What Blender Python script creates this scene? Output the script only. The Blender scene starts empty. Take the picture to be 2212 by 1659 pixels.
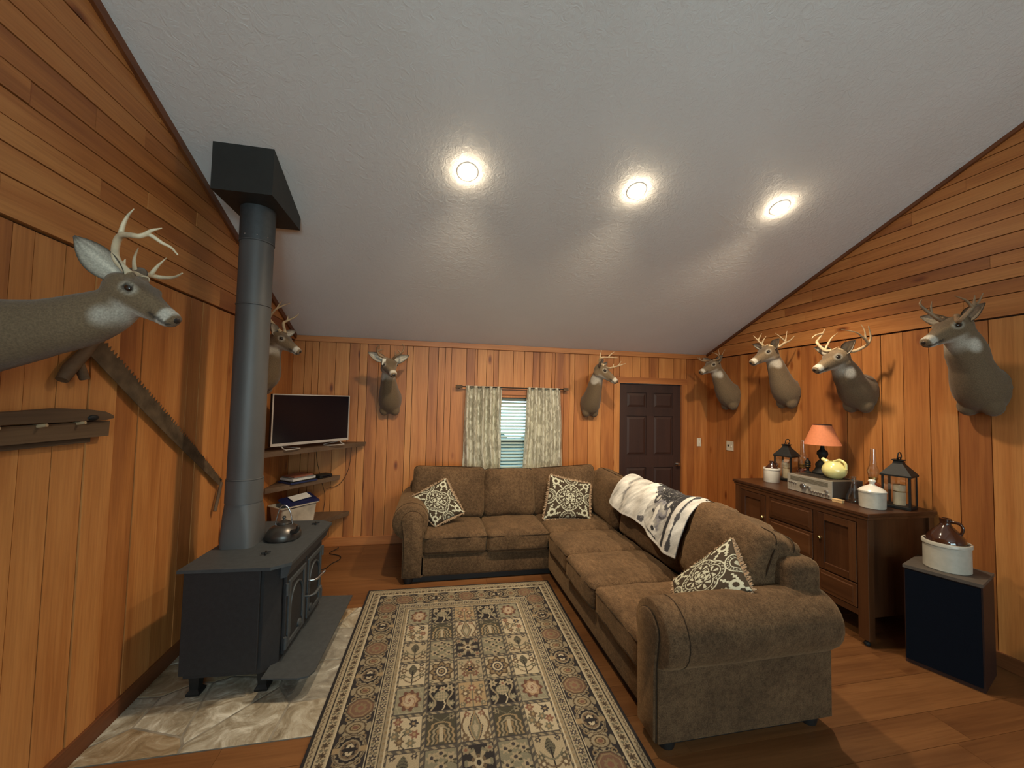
import bpy, bmesh, math, random
import numpy as np
from mathutils import Vector, Matrix, Quaternion

# ------------------------------------------------------------------ camera, world, exposure
scene = bpy.context.scene
COL = scene.collection
random.seed(7)
RNG = np.random.default_rng(11)

XL, XR, YB, YR = -1.608, 3.821, 4.9225, -3.6       # room: left, right, back and rear wall faces
EAVE, PITCH = 2.44, 0.3902                          # height of the back wall, rise of the roof
RIDGE_Y = 0.1
def roof_z(y):
    return EAVE + PITCH*(YB-y) if y > RIDGE_Y else EAVE + PITCH*(YB-RIDGE_Y) - PITCH*(RIDGE_Y-y)

def make_camera():
    f, yaw, pitch, roll, h = 844.715, 0.1966, 0.0439, 0.0217, 1.724
    F = Vector((math.sin(yaw)*math.cos(pitch), math.cos(yaw)*math.cos(pitch), math.sin(pitch)))
    r = Vector((math.cos(yaw), -math.sin(yaw), 0)); u = r.cross(F)
    r2 = r*math.cos(roll) + u*math.sin(roll); u2 = u*math.cos(roll) - r*math.sin(roll)
    cd = bpy.data.cameras.new('camera'); cam = bpy.data.objects.new('camera', cd); COL.objects.link(cam)
    m = Matrix((r2, u2, -F)).transposed().to_4x4(); m.translation = (0, 0, h)
    cam.matrix_world = m
    cd.sensor_width = 36; cd.lens = 36*f/2212; cd.clip_start = 0.05
    scene.camera = cam
make_camera()

world = bpy.data.worlds.new('world'); scene.world = world; world.use_nodes = True
wb = world.node_tree.nodes['Background']
wb.inputs[0].default_value = (0.62, 0.92, 1.0, 1); wb.inputs[1].default_value = 4.0

vs = scene.view_settings
vs.view_transform = 'Standard'; vs.look = 'None'; vs.gamma = 1.0; vs.use_curve_mapping = False
vs.exposure = 0.0
scene.cycles.max_bounces = 8; scene.cycles.diffuse_bounces = 5; scene.cycles.transparent_max_bounces = 8
scene.cycles.sample_clamp_indirect = 4.0

LAMP_L, LAMP_W, LAMP_COL = 75.0, 190.0, (1.0, 0.81, 0.565)     # each flood bulb: stray glow of the glass, main beam, colour
DAY_W, DAY_COL = 36, (0.72, 0.95, 1.0)              # cool light at each window added behind the camera
def area_light(name, loc, rot, sx, sy, watts, col, shape='RECTANGLE', spread=math.pi):
    d = bpy.data.lights.new(name, 'AREA'); d.shape = shape; d.size = sx
    if shape in ('RECTANGLE', 'ELLIPSE'): d.size_y = sy
    d.energy = watts; d.color = col; d.spread = spread
    o = bpy.data.objects.new(name, d); COL.objects.link(o); o.location = loc; o.rotation_euler = rot
    return o
ADDED_WINDOWS = [(0.15, 1.5), (1.85, 1.5)]          # centre x, width; sill 0.8, head 2.15 in the rear wall
for cx, w in ADDED_WINDOWS:
    area_light('added_daylight', (cx, YR-0.06, 1.48), (math.radians(90), 0, 0), w-0.1, 1.25, DAY_W, DAY_COL)

# ------------------------------------------------------------------ helpers
def link(o): COL.objects.link(o); return o

def tag(o, label=None, cat=None, group=None, kind=None):
    if label: o['label'] = label
    if cat: o['category'] = cat
    if group: o['group'] = group
    if kind: o['kind'] = kind
    return o

def thing(name, loc, label, cat, group=None, rz=0.0):
    o = link(bpy.data.objects.new(name, None)); o.location = loc; o.rotation_euler = (0, 0, rz)
    o.empty_display_size = 0.05
    return tag(o, label, cat, group)

def wmat(o):
    m = Matrix.Translation(o.location) @ o.rotation_euler.to_matrix().to_4x4()
    return wmat(o.parent) @ m if o.parent else m

def superpt(a, p):
    c, s = math.cos(a), math.sin(a)
    return math.copysign(abs(c)**(2/p), c), math.copysign(abs(s)**(2/p), s)

class G:
    """collects geometry of ONE part, then builds one mesh object"""
    def __init__(s): s.v = []; s.f = []; s.c = None
    def add(s, vs, fs):
        k = len(s.v); s.v += [tuple(p) for p in vs]; s.f += [tuple(i+k for i in f) for f in fs]; return s
    def box(s, lo, hi, bev=0.0, seg=2, mat=None):
        bm = bmesh.new()
        vv = [bm.verts.new((x, y, z)) for x in (lo[0], hi[0]) for y in (lo[1], hi[1]) for z in (lo[2], hi[2])]
        for f in ((0,1,3,2),(4,6,7,5),(0,4,5,1),(2,3,7,6),(0,2,6,4),(1,5,7,3)): bm.faces.new([vv[i] for i in f])
        if bev > 0: bmesh.ops.bevel(bm, geom=bm.edges[:], offset=bev, segments=seg, affect='EDGES', profile=0.5)
        bm.verts.index_update()
        vs = [v.co.copy() for v in bm.verts]; fs = [[v.index for v in f.verts] for f in bm.faces]; bm.free()
        if mat is not None: vs = [mat @ p for p in vs]
        return s.add(vs, fs)
    def prism(s, poly, axis, a, b):
        """extrude polygon (2-D points) along axis 'x','y','z' from a to b"""
        def P(p, t): return {'x': (t, p[0], p[1]), 'y': (p[0], t, p[1]), 'z': (p[0], p[1], t)}[axis]
        n = len(poly); vs = [P(p, a) for p in poly] + [P(p, b) for p in poly]
        fs = [tuple(range(n))[::-1], tuple(range(n, 2*n))] + [(i, (i+1) % n, n+(i+1) % n, n+i) for i in range(n)]
        return s.add(vs, fs)
    def loft(s, rings, closed=False, caps=True):
        n = len(rings[0]); vs = [p for r in rings for p in r]; m = len(rings); fs = []
        for i in range(m-1 if not closed else m):
            j = (i+1) % m
            for k in range(n): fs.append((i*n+k, i*n+(k+1) % n, j*n+(k+1) % n, j*n+k))
        if caps and not closed: fs += [tuple(range(n))[::-1], tuple(range((m-1)*n, m*n))]
        return s.add(vs, fs)
    def lathe(s, prof, c=(0, 0, 0), n=24, axis='z'):
        rings = []
        for r, z in prof:
            ring = []
            for k in range(n):
                a = 2*math.pi*k/n; p = (r*math.cos(a), r*math.sin(a), z)
                if axis == 'y': p = (p[0], p[2], p[1])
                if axis == 'x': p = (p[2], p[0], p[1])
                ring.append((p[0]+c[0], p[1]+c[1], p[2]+c[2]))
            rings.append(ring)
        return s.loft(rings)
    def tube(s, pts, rad, n=8, closed=False, flat=None):
        pts = [Vector(p) for p in pts]; m = len(pts)
        if not hasattr(rad, '__len__'): rad = [rad]*m
        T = []
        for i in range(m):
            a = pts[(i-1) % m] if (i or closed) else pts[0]; b = pts[(i+1) % m] if (i < m-1 or closed) else pts[-1]
            T.append((b-a).normalized() if (b-a).length > 1e-9 else Vector((0, 0, 1)))
        N = T[0].orthogonal().normalized(); rings = []
        for i in range(m):
            if i: N = (N - T[i]*N.dot(T[i])).normalized()
            Bv = T[i].cross(N)
            rings.append([pts[i] + (N*math.cos(2*math.pi*k/n) + Bv*math.sin(2*math.pi*k/n))*rad[i] for k in range(n)])
        return s.loft(rings, closed)
    def ball(s, c, r, n=12, m=8, M=None):
        rx, ry, rz = (r, r, r) if not hasattr(r, '__len__') else r
        rings = []
        for i in range(m+1):
            th = math.pi*(i/m); st = max(math.sin(th), 1e-3)
            ring = [Vector((rx*st*math.cos(2*math.pi*k/n), ry*st*math.sin(2*math.pi*k/n), -rz*math.cos(th))) for k in range(n)]
            if M is not None: ring = [M @ p for p in ring]
            rings.append([p + Vector(c) for p in ring])
        return s.loft(rings)
    def xf(s, M): s.v = [tuple(M @ Vector(p)) for p in s.v]; return s
    def build(s, name, mat, parent=None, local=False, smooth=None, label=None, kind=None):
        vs = s.v
        if parent is not None and not local:
            inv = wmat(parent).inverted(); vs = [tuple(inv @ Vector(p)) for p in vs]
        me = bpy.data.meshes.new(name); me.from_pydata(vs, [], s.f); me.update()
        bm = bmesh.new(); bm.from_mesh(me); bmesh.ops.recalc_face_normals(bm, faces=bm.faces[:]); bm.to_mesh(me); bm.free()
        if s.c is not None:
            at = me.color_attributes.new('col', 'FLOAT_COLOR', 'POINT'); at.data.foreach_set('color', np.asarray(s.c, 'f').ravel())
        o = bpy.data.objects.new(name, me); link(o)
        if mat is not None: me.materials.append(mat)
        if smooth is not None:
            me.polygons.foreach_set('use_smooth', [True]*len(me.polygons))
            if smooth < 179: me.set_sharp_from_angle(angle=math.radians(smooth))
        if parent is not None: o.parent = parent
        if label: o['label'] = label
        if kind: o['kind'] = kind
        return o

def catmull(pts, k=6):
    pts = [Vector(p) for p in pts]; out = []
    P = [pts[0]*2-pts[1]] + pts + [pts[-1]*2-pts[-2]]
    for i in range(1, len(P)-2):
        for j in range(k):
            t = j/k; a, b, c, d = P[i-1], P[i], P[i+1], P[i+2]
            out.append(0.5*((2*b)+(c-a)*t+(2*a-5*b+4*c-d)*t*t+(3*b-a-3*c+d)*t**3))
    out.append(pts[-1]); return out

def grid_faces(nu, nv, wrap=False):
    return [(i*nv+j, i*nv+j+1, (i+1)*nv+j+1, (i+1)*nv+j) for i in range(nu-1) for j in range(nv-1)]

# ------------------------------------------------------------------ materials
def new_mat(name):
    m = bpy.data.materials.new(name); m.use_nodes = True
    nt = m.node_tree; return m, nt, nt.nodes['Principled BSDF']
def nd(nt, t, **kw):
    n = nt.nodes.new(t)
    for k, v in kw.items(): setattr(n, k, v)
    return n
def ramp(nt, stops):
    r = nt.nodes.new('ShaderNodeValToRGB'); e = r.color_ramp.elements
    while len(e) < len(stops): e.new(0.5)
    for el, (p, c) in zip(e, stops): el.position = p; el.color = (*c, 1) if len(c) == 3 else c
    return r
def mixc(nt, mode='MIX', fac=0.5):
    n = nt.nodes.new('ShaderNodeMix'); n.data_type = 'RGBA'; n.blend_type = mode; n.inputs[0].default_value = fac
    return n       # colour sockets: 6, 7 -> output 2

def plain(name, col, rough=0.6, metal=0.0, var=0.12, scale=18.0, bump=0.0, bscale=60.0, coat=0.0, spec=None, stretch=None):
    """base colour with soft noise variation and optional fine relief"""
    m, nt, b = new_mat(name); L = nt.links
    tc = nd(nt, 'ShaderNodeTexCoord'); src = tc.outputs['Object']
    if stretch:
        mp = nd(nt, 'ShaderNodeMapping'); mp.inputs['Scale'].default_value = stretch; L.new(src, mp.inputs[0]); src = mp.outputs[0]
    n = nd(nt, 'ShaderNodeTexNoise'); n.inputs['Scale'].default_value = scale; n.inputs['Detail'].default_value = 4; L.new(src, n.inputs['Vector'])
    r = ramp(nt, [(0.3, tuple(max(0, c*(1-var)) for c in col)), (0.7, tuple(min(1, c*(1+var)) for c in col))])
    L.new(n.outputs['Fac'], r.inputs[0]); L.new(r.outputs[0], b.inputs['Base Color'])
    b.inputs['Roughness'].default_value = rough; b.inputs['Metallic'].default_value = metal
    if coat: b.inputs['Coat Weight'].default_value = coat; b.inputs['Coat Roughness'].default_value = 0.12
    if spec is not None: b.inputs['Specular IOR Level'].default_value = spec
    if bump:
        n2 = nd(nt, 'ShaderNodeTexNoise'); n2.inputs['Scale'].default_value = bscale; n2.inputs['Detail'].default_value = 5
        L.new(src, n2.inputs['Vector'])
        bp = nd(nt, 'ShaderNodeBump'); bp.inputs['Strength'].default_value = bump; bp.inputs['Distance'].default_value = 0.004
        L.new(n2.outputs['Fac'], bp.inputs['Height']); L.new(bp.outputs[0], b.inputs['Normal'])
    return m

def wood(name, light, mid, dark, axis='z', rough=0.5, knots=1.0, rnd=0.6, grain=1.15, coat=0.0):
    """boards: colour differs from board to board, grain runs along `axis`, knots are sparse"""
    m, nt, b = new_mat(name); L = nt.links
    tc = nd(nt, 'ShaderNodeTexCoord'); oi = nd(nt, 'ShaderNodeObjectInfo')
    mul = nd(nt, 'ShaderNodeMath', operation='MULTIPLY'); mul.inputs[1].default_value = 37.0; L.new(oi.outputs['Random'], mul.inputs[0])
    cb = nd(nt, 'ShaderNodeCombineXYZ'); [L.new(mul.outputs[0], cb.inputs[i]) for i in range(3)]
    ad = nd(nt, 'ShaderNodeVectorMath', operation='ADD'); L.new(tc.outputs['Object'], ad.inputs[0]); L.new(cb.outputs[0], ad.inputs[1])
    def mapped(along, across):
        mp = nd(nt, 'ShaderNodeMapping'); mp.inputs['Scale'].default_value = tuple(along if a == axis else across for a in 'xyz')
        L.new(ad.outputs[0], mp.inputs[0]); return mp.outputs[0]
    n1 = nd(nt, 'ShaderNodeTexNoise'); n1.inputs['Scale'].default_value = 1; n1.inputs['Detail'].default_value = 3; n1.inputs['Distortion'].default_value = 0.6
    L.new(mapped(0.7, 9.0), n1.inputs['Vector'])
    n2 = nd(nt, 'ShaderNodeTexNoise'); n2.inputs['Scale'].default_value = 1; n2.inputs['Detail'].default_value = 5; L.new(mapped(3.5, 95.0), n2.inputs['Vector'])
    r1 = ramp(nt, [(0.25, dark), (0.5, mid), (0.78, light)])
    a1 = nd(nt, 'ShaderNodeMath', operation='MULTIPLY_ADD'); a1.inputs[1].default_value = 0.55*rnd; L.new(oi.outputs['Random'], a1.inputs[0])
    a0 = nd(nt, 'ShaderNodeMath', operation='MULTIPLY_ADD'); a0.inputs[1].default_value = 0.75; a0.inputs[2].default_value = 0.13-0.275*rnd+0.02
    L.new(n1.outputs['Fac'], a0.inputs[0]); L.new(a0.outputs[0], a1.inputs[2]); L.new(a1.outputs[0], r1.inputs[0])
    fine = ramp(nt, [(0.32, (0.72, 0.66, 0.6)), (0.6, (1, 1, 1))]); L.new(n2.outputs['Fac'], fine.inputs[0])
    mx = mixc(nt, 'MULTIPLY', 0.55*grain); L.new(r1.outputs[0], mx.inputs[6]); L.new(fine.outputs[0], mx.inputs[7])
    out = mx.outputs[2]
    if knots:
        vo = nd(nt, 'ShaderNodeTexVoronoi'); vo.inputs['Scale'].default_value = 1.0; L.new(mapped(2.1, 6.0), vo.inputs['Vector'])
        kr = ramp(nt, [(0.055, (0.16, 0.07, 0.03)), (0.10, (0.55, 0.36, 0.24)), (0.17, (1, 1, 1))]); L.new(vo.outputs['Distance'], kr.inputs[0])
        sep = nd(nt, 'ShaderNodeSeparateColor'); L.new(vo.outputs['Color'], sep.inputs[0])
        gt = nd(nt, 'ShaderNodeMath', operation='GREATER_THAN'); gt.inputs[1].default_value = 0.62; L.new(sep.outputs[0], gt.inputs[0])
        km = nd(nt, 'ShaderNodeMath', operation='MULTIPLY'); km.inputs[1].default_value = 0.85*knots; L.new(gt.outputs[0], km.inputs[0])
        mk = mixc(nt, 'MULTIPLY'); L.new(km.outputs[0], mk.inputs[0]); L.new(out, mk.inputs[6]); L.new(kr.outputs[0], mk.inputs[7]); out = mk.outputs[2]
    L.new(out, b.inputs['Base Color']); b.inputs['Roughness'].default_value = rough
    if coat: b.inputs['Coat Weight'].default_value = coat; b.inputs['Coat Roughness'].default_value = 0.15
    bp = nd(nt, 'ShaderNodeBump'); bp.inputs['Strength'].default_value = 0.25; bp.inputs['Distance'].default_value = 0.002
    L.new(n2.outputs['Fac'], bp.inputs['Height']); L.new(bp.outputs[0], b.inputs['Normal'])
    return m

def painted(name, rough=0.8, bump=0.3, bscale=250.0, var=0.25, vscale=120.0, stretch=None, sheen=0.0):
    """woven, printed or furry surface: the print is the colour attribute, the weave is relief"""
    m, nt, b = new_mat(name); L = nt.links
    at = nd(nt, 'ShaderNodeAttribute'); at.attribute_name = 'col'
    tc = nd(nt, 'ShaderNodeTexCoord'); src = tc.outputs['Object']
    if stretch:
        mp = nd(nt, 'ShaderNodeMapping'); mp.inputs['Scale'].default_value = stretch; L.new(src, mp.inputs[0]); src = mp.outputs[0]
    n = nd(nt, 'ShaderNodeTexNoise'); n.inputs['Scale'].default_value = vscale; n.inputs['Detail'].default_value = 4; L.new(src, n.inputs['Vector'])
    r = ramp(nt, [(0.3, (1-var,)*3), (0.7, (1, 1, 1))]); L.new(n.outputs['Fac'], r.inputs[0])
    mx = mixc(nt, 'MULTIPLY', 1.0); L.new(at.outputs['Color'], mx.inputs[6]); L.new(r.outputs[0], mx.inputs[7])
    L.new(mx.outputs[2], b.inputs['Base Color']); b.inputs['Roughness'].default_value = rough
    b.inputs['Specular IOR Level'].default_value = 0.25
    if sheen: b.inputs['Sheen Weight'].default_value = sheen
    n2 = nd(nt, 'ShaderNodeTexNoise'); n2.inputs['Scale'].default_value = bscale; n2.inputs['Detail'].default_value = 3; L.new(src, n2.inputs['Vector'])
    bp = nd(nt, 'ShaderNodeBump'); bp.inputs['Strength'].default_value = bump; bp.inputs['Distance'].default_value = 0.003
    L.new(n2.outputs['Fac'], bp.inputs['Height']); L.new(bp.outputs[0], b.inputs['Normal'])
    return m

def glass(name, col=(1, 1, 1), rough=0.02, alpha=0.18):
    """thin glass: mostly see-through with a sharp reflection"""
    m = bpy.data.materials.new(name); m.use_nodes = True; nt = m.node_tree; nt.nodes.clear(); L = nt.links
    out = nd(nt, 'ShaderNodeOutputMaterial'); tr = nd(nt, 'ShaderNodeBsdfTransparent'); tr.inputs[0].default_value = (*col, 1)
    gl = nd(nt, 'ShaderNodeBsdfGlossy'); gl.inputs['Roughness'].default_value = rough
    lw = nd(nt, 'ShaderNodeLayerWeight'); lw.inputs['Blend'].default_value = 0.25
    ma = nd(nt, 'ShaderNodeMath', operation='MULTIPLY_ADD'); ma.inputs[1].default_value = 0.7; ma.inputs[2].default_value = alpha*0.35
    L.new(lw.outputs['Facing'], ma.inputs[0]); mi = nd(nt, 'ShaderNodeMixShader')
    L.new(ma.outputs[0], mi.inputs[0]); L.new(tr.outputs[0], mi.inputs[1]); L.new(gl.outputs[0], mi.inputs[2]); L.new(mi.outputs[0], out.inputs[0])
    return m

def glow(name, col, strength):
    m = bpy.data.materials.new(name); m.use_nodes = True; nt = m.node_tree; nt.nodes.clear()
    out = nd(nt, 'ShaderNodeOutputMaterial'); e = nd(nt, 'ShaderNodeEmission'); e.inputs[0].default_value = (*col, 1); e.inputs[1].default_value = strength
    nt.links.new(e.outputs[0], out.inputs[0]); return m

PINE = ((0.56, 0.245, 0.072), (0.445, 0.166, 0.042), (0.26, 0.080, 0.019))
M_PINE_V = wood('pine_vertical', *PINE, axis='z')
M_PINE_H = wood('pine_horizontal', *PINE, axis='y')
M_PINE_X = wood('pine_crosswise', (0.50, 0.20, 0.060), (0.40, 0.142, 0.038), (0.26, 0.080, 0.019), axis='x')
M_FLOOR = wood('floor_wood', (0.225, 0.098, 0.034), (0.165, 0.068, 0.023), (0.10, 0.038, 0.013), axis='x', rough=0.36, knots=0.5, rnd=0.45)
M_DARKGAP = plain('joint_shadow_wood', (0.05, 0.02, 0.008), 0.9)
M_CAB = wood('dark_walnut', (0.110, 0.042, 0.014), (0.070, 0.025, 0.008), (0.033, 0.011, 0.004), axis='y', rough=0.4, knots=0, rnd=0.5)
M_CABV = wood('dark_walnut_upright', (0.110, 0.042, 0.014), (0.070, 0.025, 0.008), (0.033, 0.011, 0.004), axis='z', rough=0.4, knots=0, rnd=0.5)
M_DOOR = wood('door_brown', (0.042, 0.015, 0.009), (0.030, 0.010, 0.006), (0.018, 0.006, 0.004), axis='z', rough=0.6, knots=0, rnd=0.4)
M_SHELF = wood('shelf_board', (0.16, 0.10, 0.06), (0.105, 0.062, 0.036), (0.06, 0.033, 0.019), axis='y', rough=0.6, knots=0.3, rnd=0.4)
M_OLDWOOD = wood('weathered_wood', (0.15, 0.088, 0.042), (0.095, 0.052, 0.024), (0.045, 0.024, 0.011), axis='y', rough=0.75, knots=0.5, rnd=0.5)
M_IRON = plain('stove_steel', (0.062, 0.068, 0.072), 0.55, 0.35, 0.12, 30, 0.15, 180)
M_IRON_D = plain('stove_dark_steel', (0.020, 0.019, 0.020), 0.6, 0.2, 0.15, 40, 0.2, 220)
M_PIPE = plain('flue_grey', (0.088, 0.087, 0.086), 0.5, 0.15, 0.12, 6, 0.06, 60, stretch=(1, 1, 0.4))
M_BLACK = plain('black_iron', (0.010, 0.0095, 0.009), 0.6, 0.0, 0.2, 40, 0.1, 150, spec=0.3)
M_STEEL = plain('worn_chrome', (0.55, 0.55, 0.56), 0.22, 1.0, 0.1, 30)
M_TVF = plain('silver_plastic', (0.50, 0.46, 0.42), 0.35, 0.3, 0.05)
M_SCREEN = plain('dark_screen', (0.006, 0.005, 0.008), 0.16, 0, 0.05, spec=0.4)
M_WHITE = plain('white_glaze', (0.70, 0.66, 0.58), 0.22, 0, 0.05, 14, coat=0.4)
M_CROCK = plain('stoneware', (0.46, 0.43, 0.36), 0.42, 0, 0.08, 30, 0.05, 120, coat=0.2)
M_YELLOW = plain('yellow_glaze', (0.80, 0.72, 0.30), 0.2, 0, 0.05, 20, coat=0.5)
M_JUG = plain('brown_glaze', (0.045, 0.014, 0.006), 0.12, 0, 0.2, 10, coat=0.8)
M_SHADE = plain('terracotta_shade', (0.62, 0.20, 0.085), 0.75, 0, 0.06, 60, 0.1, 300)
M_CANDLE = plain('ivory_wax', (0.72, 0.62, 0.42), 0.5, 0, 0.05)
M_GLASS = glass('clear_glass')
M_GLASS_D = glass('grey_glass', (0.86, 0.87, 0.88), alpha=0.3)
M_AMBER = glass('amber_oil_glass', (0.75, 0.42, 0.2), alpha=0.3)
M_BRASS = plain('aged_brass', (0.50, 0.36, 0.14), 0.3, 1.0, 0.15, 30)
M_SPEAKER = plain('speaker_cloth_navy', (0.0030, 0.0048, 0.0095), 0.95, 0, 0.2, 300, 0.2, 600, spec=0.1)
M_SPKTOP = plain('speaker_top', (0.075, 0.060, 0.048), 0.6, 0, 0.15, 20)
M_SPKSIDE = plain('speaker_side', (0.030, 0.010, 0.006), 0.55, 0, 0.2, 20)
M_IVORY = plain('ivory_plate', (0.62, 0.56, 0.45), 0.4, 0, 0.03)
M_PLASTER = None
def plaster():
    m, nt, b = new_mat('knockdown_plaster'); L = nt.links
    tc = nd(nt, 'ShaderNodeTexCoord')
    n = nd(nt, 'ShaderNodeTexNoise'); n.inputs['Scale'].default_value = 1.4; n.inputs['Detail'].default_value = 3; L.new(tc.outputs['Object'], n.inputs['Vector'])
    r = ramp(nt, [(0.3, (0.76, 0.745, 0.72)), (0.7, (0.80, 0.79, 0.77))]); L.new(n.outputs['Fac'], r.inputs[0]); L.new(r.outputs[0], b.inputs['Base Color'])
    b.inputs['Roughness'].default_value = 0.55
    n2 = nd(nt, 'ShaderNodeTexNoise'); n2.inputs['Scale'].default_value = 22; n2.inputs['Detail'].default_value = 6; n2.inputs['Roughness'].default_value = 0.62; n2.inputs['Distortion'].default_value = 1.2
    L.new(tc.outputs['Object'], n2.inputs['Vector'])
    r2 = ramp(nt, [(0.42, (0, 0, 0)), (0.62, (1, 1, 1))]); L.new(n2.outputs['Fac'], r2.inputs[0])
    bp = nd(nt, 'ShaderNodeBump'); bp.inputs['Strength'].default_value = 0.35; bp.inputs['Distance'].default_value = 0.006
    L.new(r2.outputs[0], bp.inputs['Height']); L.new(bp.outputs[0], b.inputs['Normal']); return m
M_PLASTER = plaster()

# ------------------------------------------------------------------ the room
def clip(poly, a, b, c):
    """keep the part of a 2-D polygon where a*x + b*y <= c"""
    out = []
    for i in range(len(poly)):
        p, q = poly[i], poly[(i+1) % len(poly)]
        dp, dq = a*p[0]+b*p[1]-c, a*q[0]+b*q[1]-c
        if dp <= 1e-9: out.append(p)
        if (dp < -1e-9 and dq > 1e-9) or (dp > 1e-9 and dq < -1e-9):
            t = dp/(dp-dq); out.append((p[0]+(q[0]-p[0])*t, p[1]+(q[1]-p[1])*t))
    return out
def struct(name, g, mat, **kw):
    o = g.build(name, mat, **kw); o['kind'] = 'structure'; return o

# floor: base slab and one object for every plank
g = G(); g.box((XL-0.15, YR-0.15, -0.12), (XR+0.15, YB+0.15, -0.02))
floor = struct('floor', g, M_DARKGAP)
y = YR
while y < YB-0.01:
    w = min(random.choice((0.19, 0.225, 0.26)), YB-y); x = XL; first = True
    while x < XR-0.01:
        L = random.uniform(1.0, 2.4) if not first else random.uniform(0.5, 2.2)
        first = False; x1 = min(x+L, XR)
        if XR-x1 < 0.3: x1 = XR
        G().box((x+0.0008, y+0.001, -0.02), (x1-0.0008, y+w-0.001, -random.uniform(0, 0.0008))).build('plank', M_FLOOR, floor)
        x = x1
    y += w

# ceiling: two plaster slopes meeting at a ridge
zr = roof_z(RIDGE_Y)
g = G().prism([(YB+0.2, EAVE-PITCH*0.2), (RIDGE_Y, zr), (YR-0.2, roof_z(YR-0.2)), (YR-0.2, roof_z(YR-0.2)+0.12), (RIDGE_Y, zr+0.12), (YB+0.2, EAVE-PITCH*0.2+0.12)], 'x', XL-0.15, XR+0.15)
ceiling = struct('ceiling', g, M_PLASTER)

# openings
WX0, WX1, WZ0, WZ1 = 0.50, 1.51, 0.78, 1.80        # window in the back wall
DX0, DX1, DZ1 = 2.469, 3.403, 2.003                  # door in the back wall
TRIM_Z = 2.373

# back wall: backing with its openings, then a board at a time
g = G()
for lo, hi in (((XL-0.15, -0.02), (WX0, EAVE+0.1)), ((WX1, -0.02), (DX0, EAVE+0.1)), ((DX1, -0.02), (XR+0.15, EAVE+0.1)),
               ((WX0, -0.02), (WX1, WZ0)), ((WX0, WZ1), (WX1, EAVE+0.1)), ((DX0, DZ1), (DX1, EAVE+0.1))):
    g.box((lo[0], YB+0.02, lo[1]), (hi[0], YB+0.12, hi[1]))
wall_back = struct('wall_back', g, M_DARKGAP)
EDGES = [XL, -1.484, -1.402, -1.332, -1.149, -0.994, -0.88, -0.791, -0.663, -0.535, -0.334, -0.262, -0.074, 0.044, 0.129, 0.204, 0.392, 0.531, 0.646, 0.736,
         0.801, 0.995, 1.142, 1.253, 1.347, 1.416, 1.553, 1.674, 1.757, 1.825, 2.022, 2.208, 2.384, 2.469, 2.656, 2.781, 2.911, 3.056, 3.285, 3.403, 3.488, 3.607, XR]
def back_board(x0, x1, z0, z1):
    if x1-x0 < 0.012 or z1-z0 < 0.02: return
    pr = random.choice((0, 0, 0.003, 0.006))
    G().box((x0+0.0028, YB-pr, z0), (x1-0.0028, YB+0.02, z1)).build('board', M_PINE_V, wall_back)
for x0, x1 in zip(EDGES[:-1], EDGES[1:]):
    if x0 >= DX0-1e-3 and x1 <= DX1+1e-3: back_board(x0, x1, DZ1+0.085, TRIM_Z)
    elif x1 <= WX0 or x0 >= WX1: back_board(x0, x1, 0.10, TRIM_Z)
    else:
        if x0 < WX0: back_board(x0, WX0, 0.10, TRIM_Z); x0 = WX0
        if x1 > WX1: back_board(WX1, x1, 0.10, TRIM_Z); x1 = WX1
        back_board(x0, x1, WZ1, TRIM_Z); back_board(x0, x1, 0.10, WZ0)

# side walls: upright boards below the trim line, level boards in the gable above it
def side_wall(name, X, sgn):
    """sgn: +1 when the room lies towards +x"""
    g = G(); out = X-sgn*0.02
    g.prism([(YR-0.2, -0.02), (YB+0.1, -0.02), (YB+0.1, roof_z(YB+0.1)+0.05), (RIDGE_Y, zr+0.06), (YR-0.2, roof_z(YR-0.2)+0.05)], 'x', out, out-sgn*0.1)
    wall = struct(name, g, M_DARKGAP)
    y = YB; seq = {'wall_left': [1.0], 'wall_right': [1.0]}[name]
    known = {'wall_left': [3.70, 3.474, 3.263, 3.089, 2.959, 2.753, 2.541, 2.378, 2.212, 2.053, 1.912, 1.823],
             'wall_right': [4.72, 4.543, 4.303, 4.18, 4.001, 3.883, 3.70, 3.462, 3.222, 2.999, 2.86, 2.707, 2.543, 2.368, 2.202, 2.029]}[name]
    ys = [YB, 4.75, 4.62, 4.41, 4.28, 4.12, 3.93] if name == 'wall_left' else [YB]
    ys += known
    while ys[-1] > YR+0.3: ys.append(ys[-1]-random.choice((0.10, 0.13, 0.17, 0.21, 0.24)))
    ys[-1] = YR
    for y1, y0 in zip(ys[:-1], ys[1:]):
        pr = random.choice((0, 0.0, 0.003, 0.006))
        G().box((min(out, X+sgn*pr), y0+0.0026, 0.0), (max(out, X+sgn*pr), y1-0.0026, TRIM_Z-0.004)).build('board', M_PINE_V, wall)
    z = TRIM_Z; h = 0.155
    while z < zr-0.02:
        z1 = z+h
        segs = [YB]
        while segs[-1] > YR: segs.append(segs[-1]-random.uniform(1.1, 2.9))
        segs[-1] = YR
        for b, a in zip(segs[:-1], segs[1:]):
            zl = z+(0.008 if z < TRIM_Z+0.01 else 0.003); poly = [(a+0.0008, zl), (b-0.0008, zl), (b-0.0008, z1-0.003), (a+0.0008, z1-0.003)]
            poly = clip(poly, PITCH, 1, EAVE+PITCH*YB+0.01); poly = clip(poly, -PITCH, 1, zr-PITCH*RIDGE_Y+0.01) if poly else poly
            if len(poly) > 2 and max(p[0] for p in poly)-min(p[0] for p in poly) > 0.02:
                pr = 0.012+random.choice((0, 0.002, 0.004))
                G().prism(poly, 'x', out, X+sgn*pr).build('board', M_PINE_H, wall)
        z = z1; h = random.choice((0.092, 0.10, 0.108, 0.118))
    return wall
wall_left = side_wall('wall_left', XL, 1)
wall_right = side_wall('wall_right', XR, -1)

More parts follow.
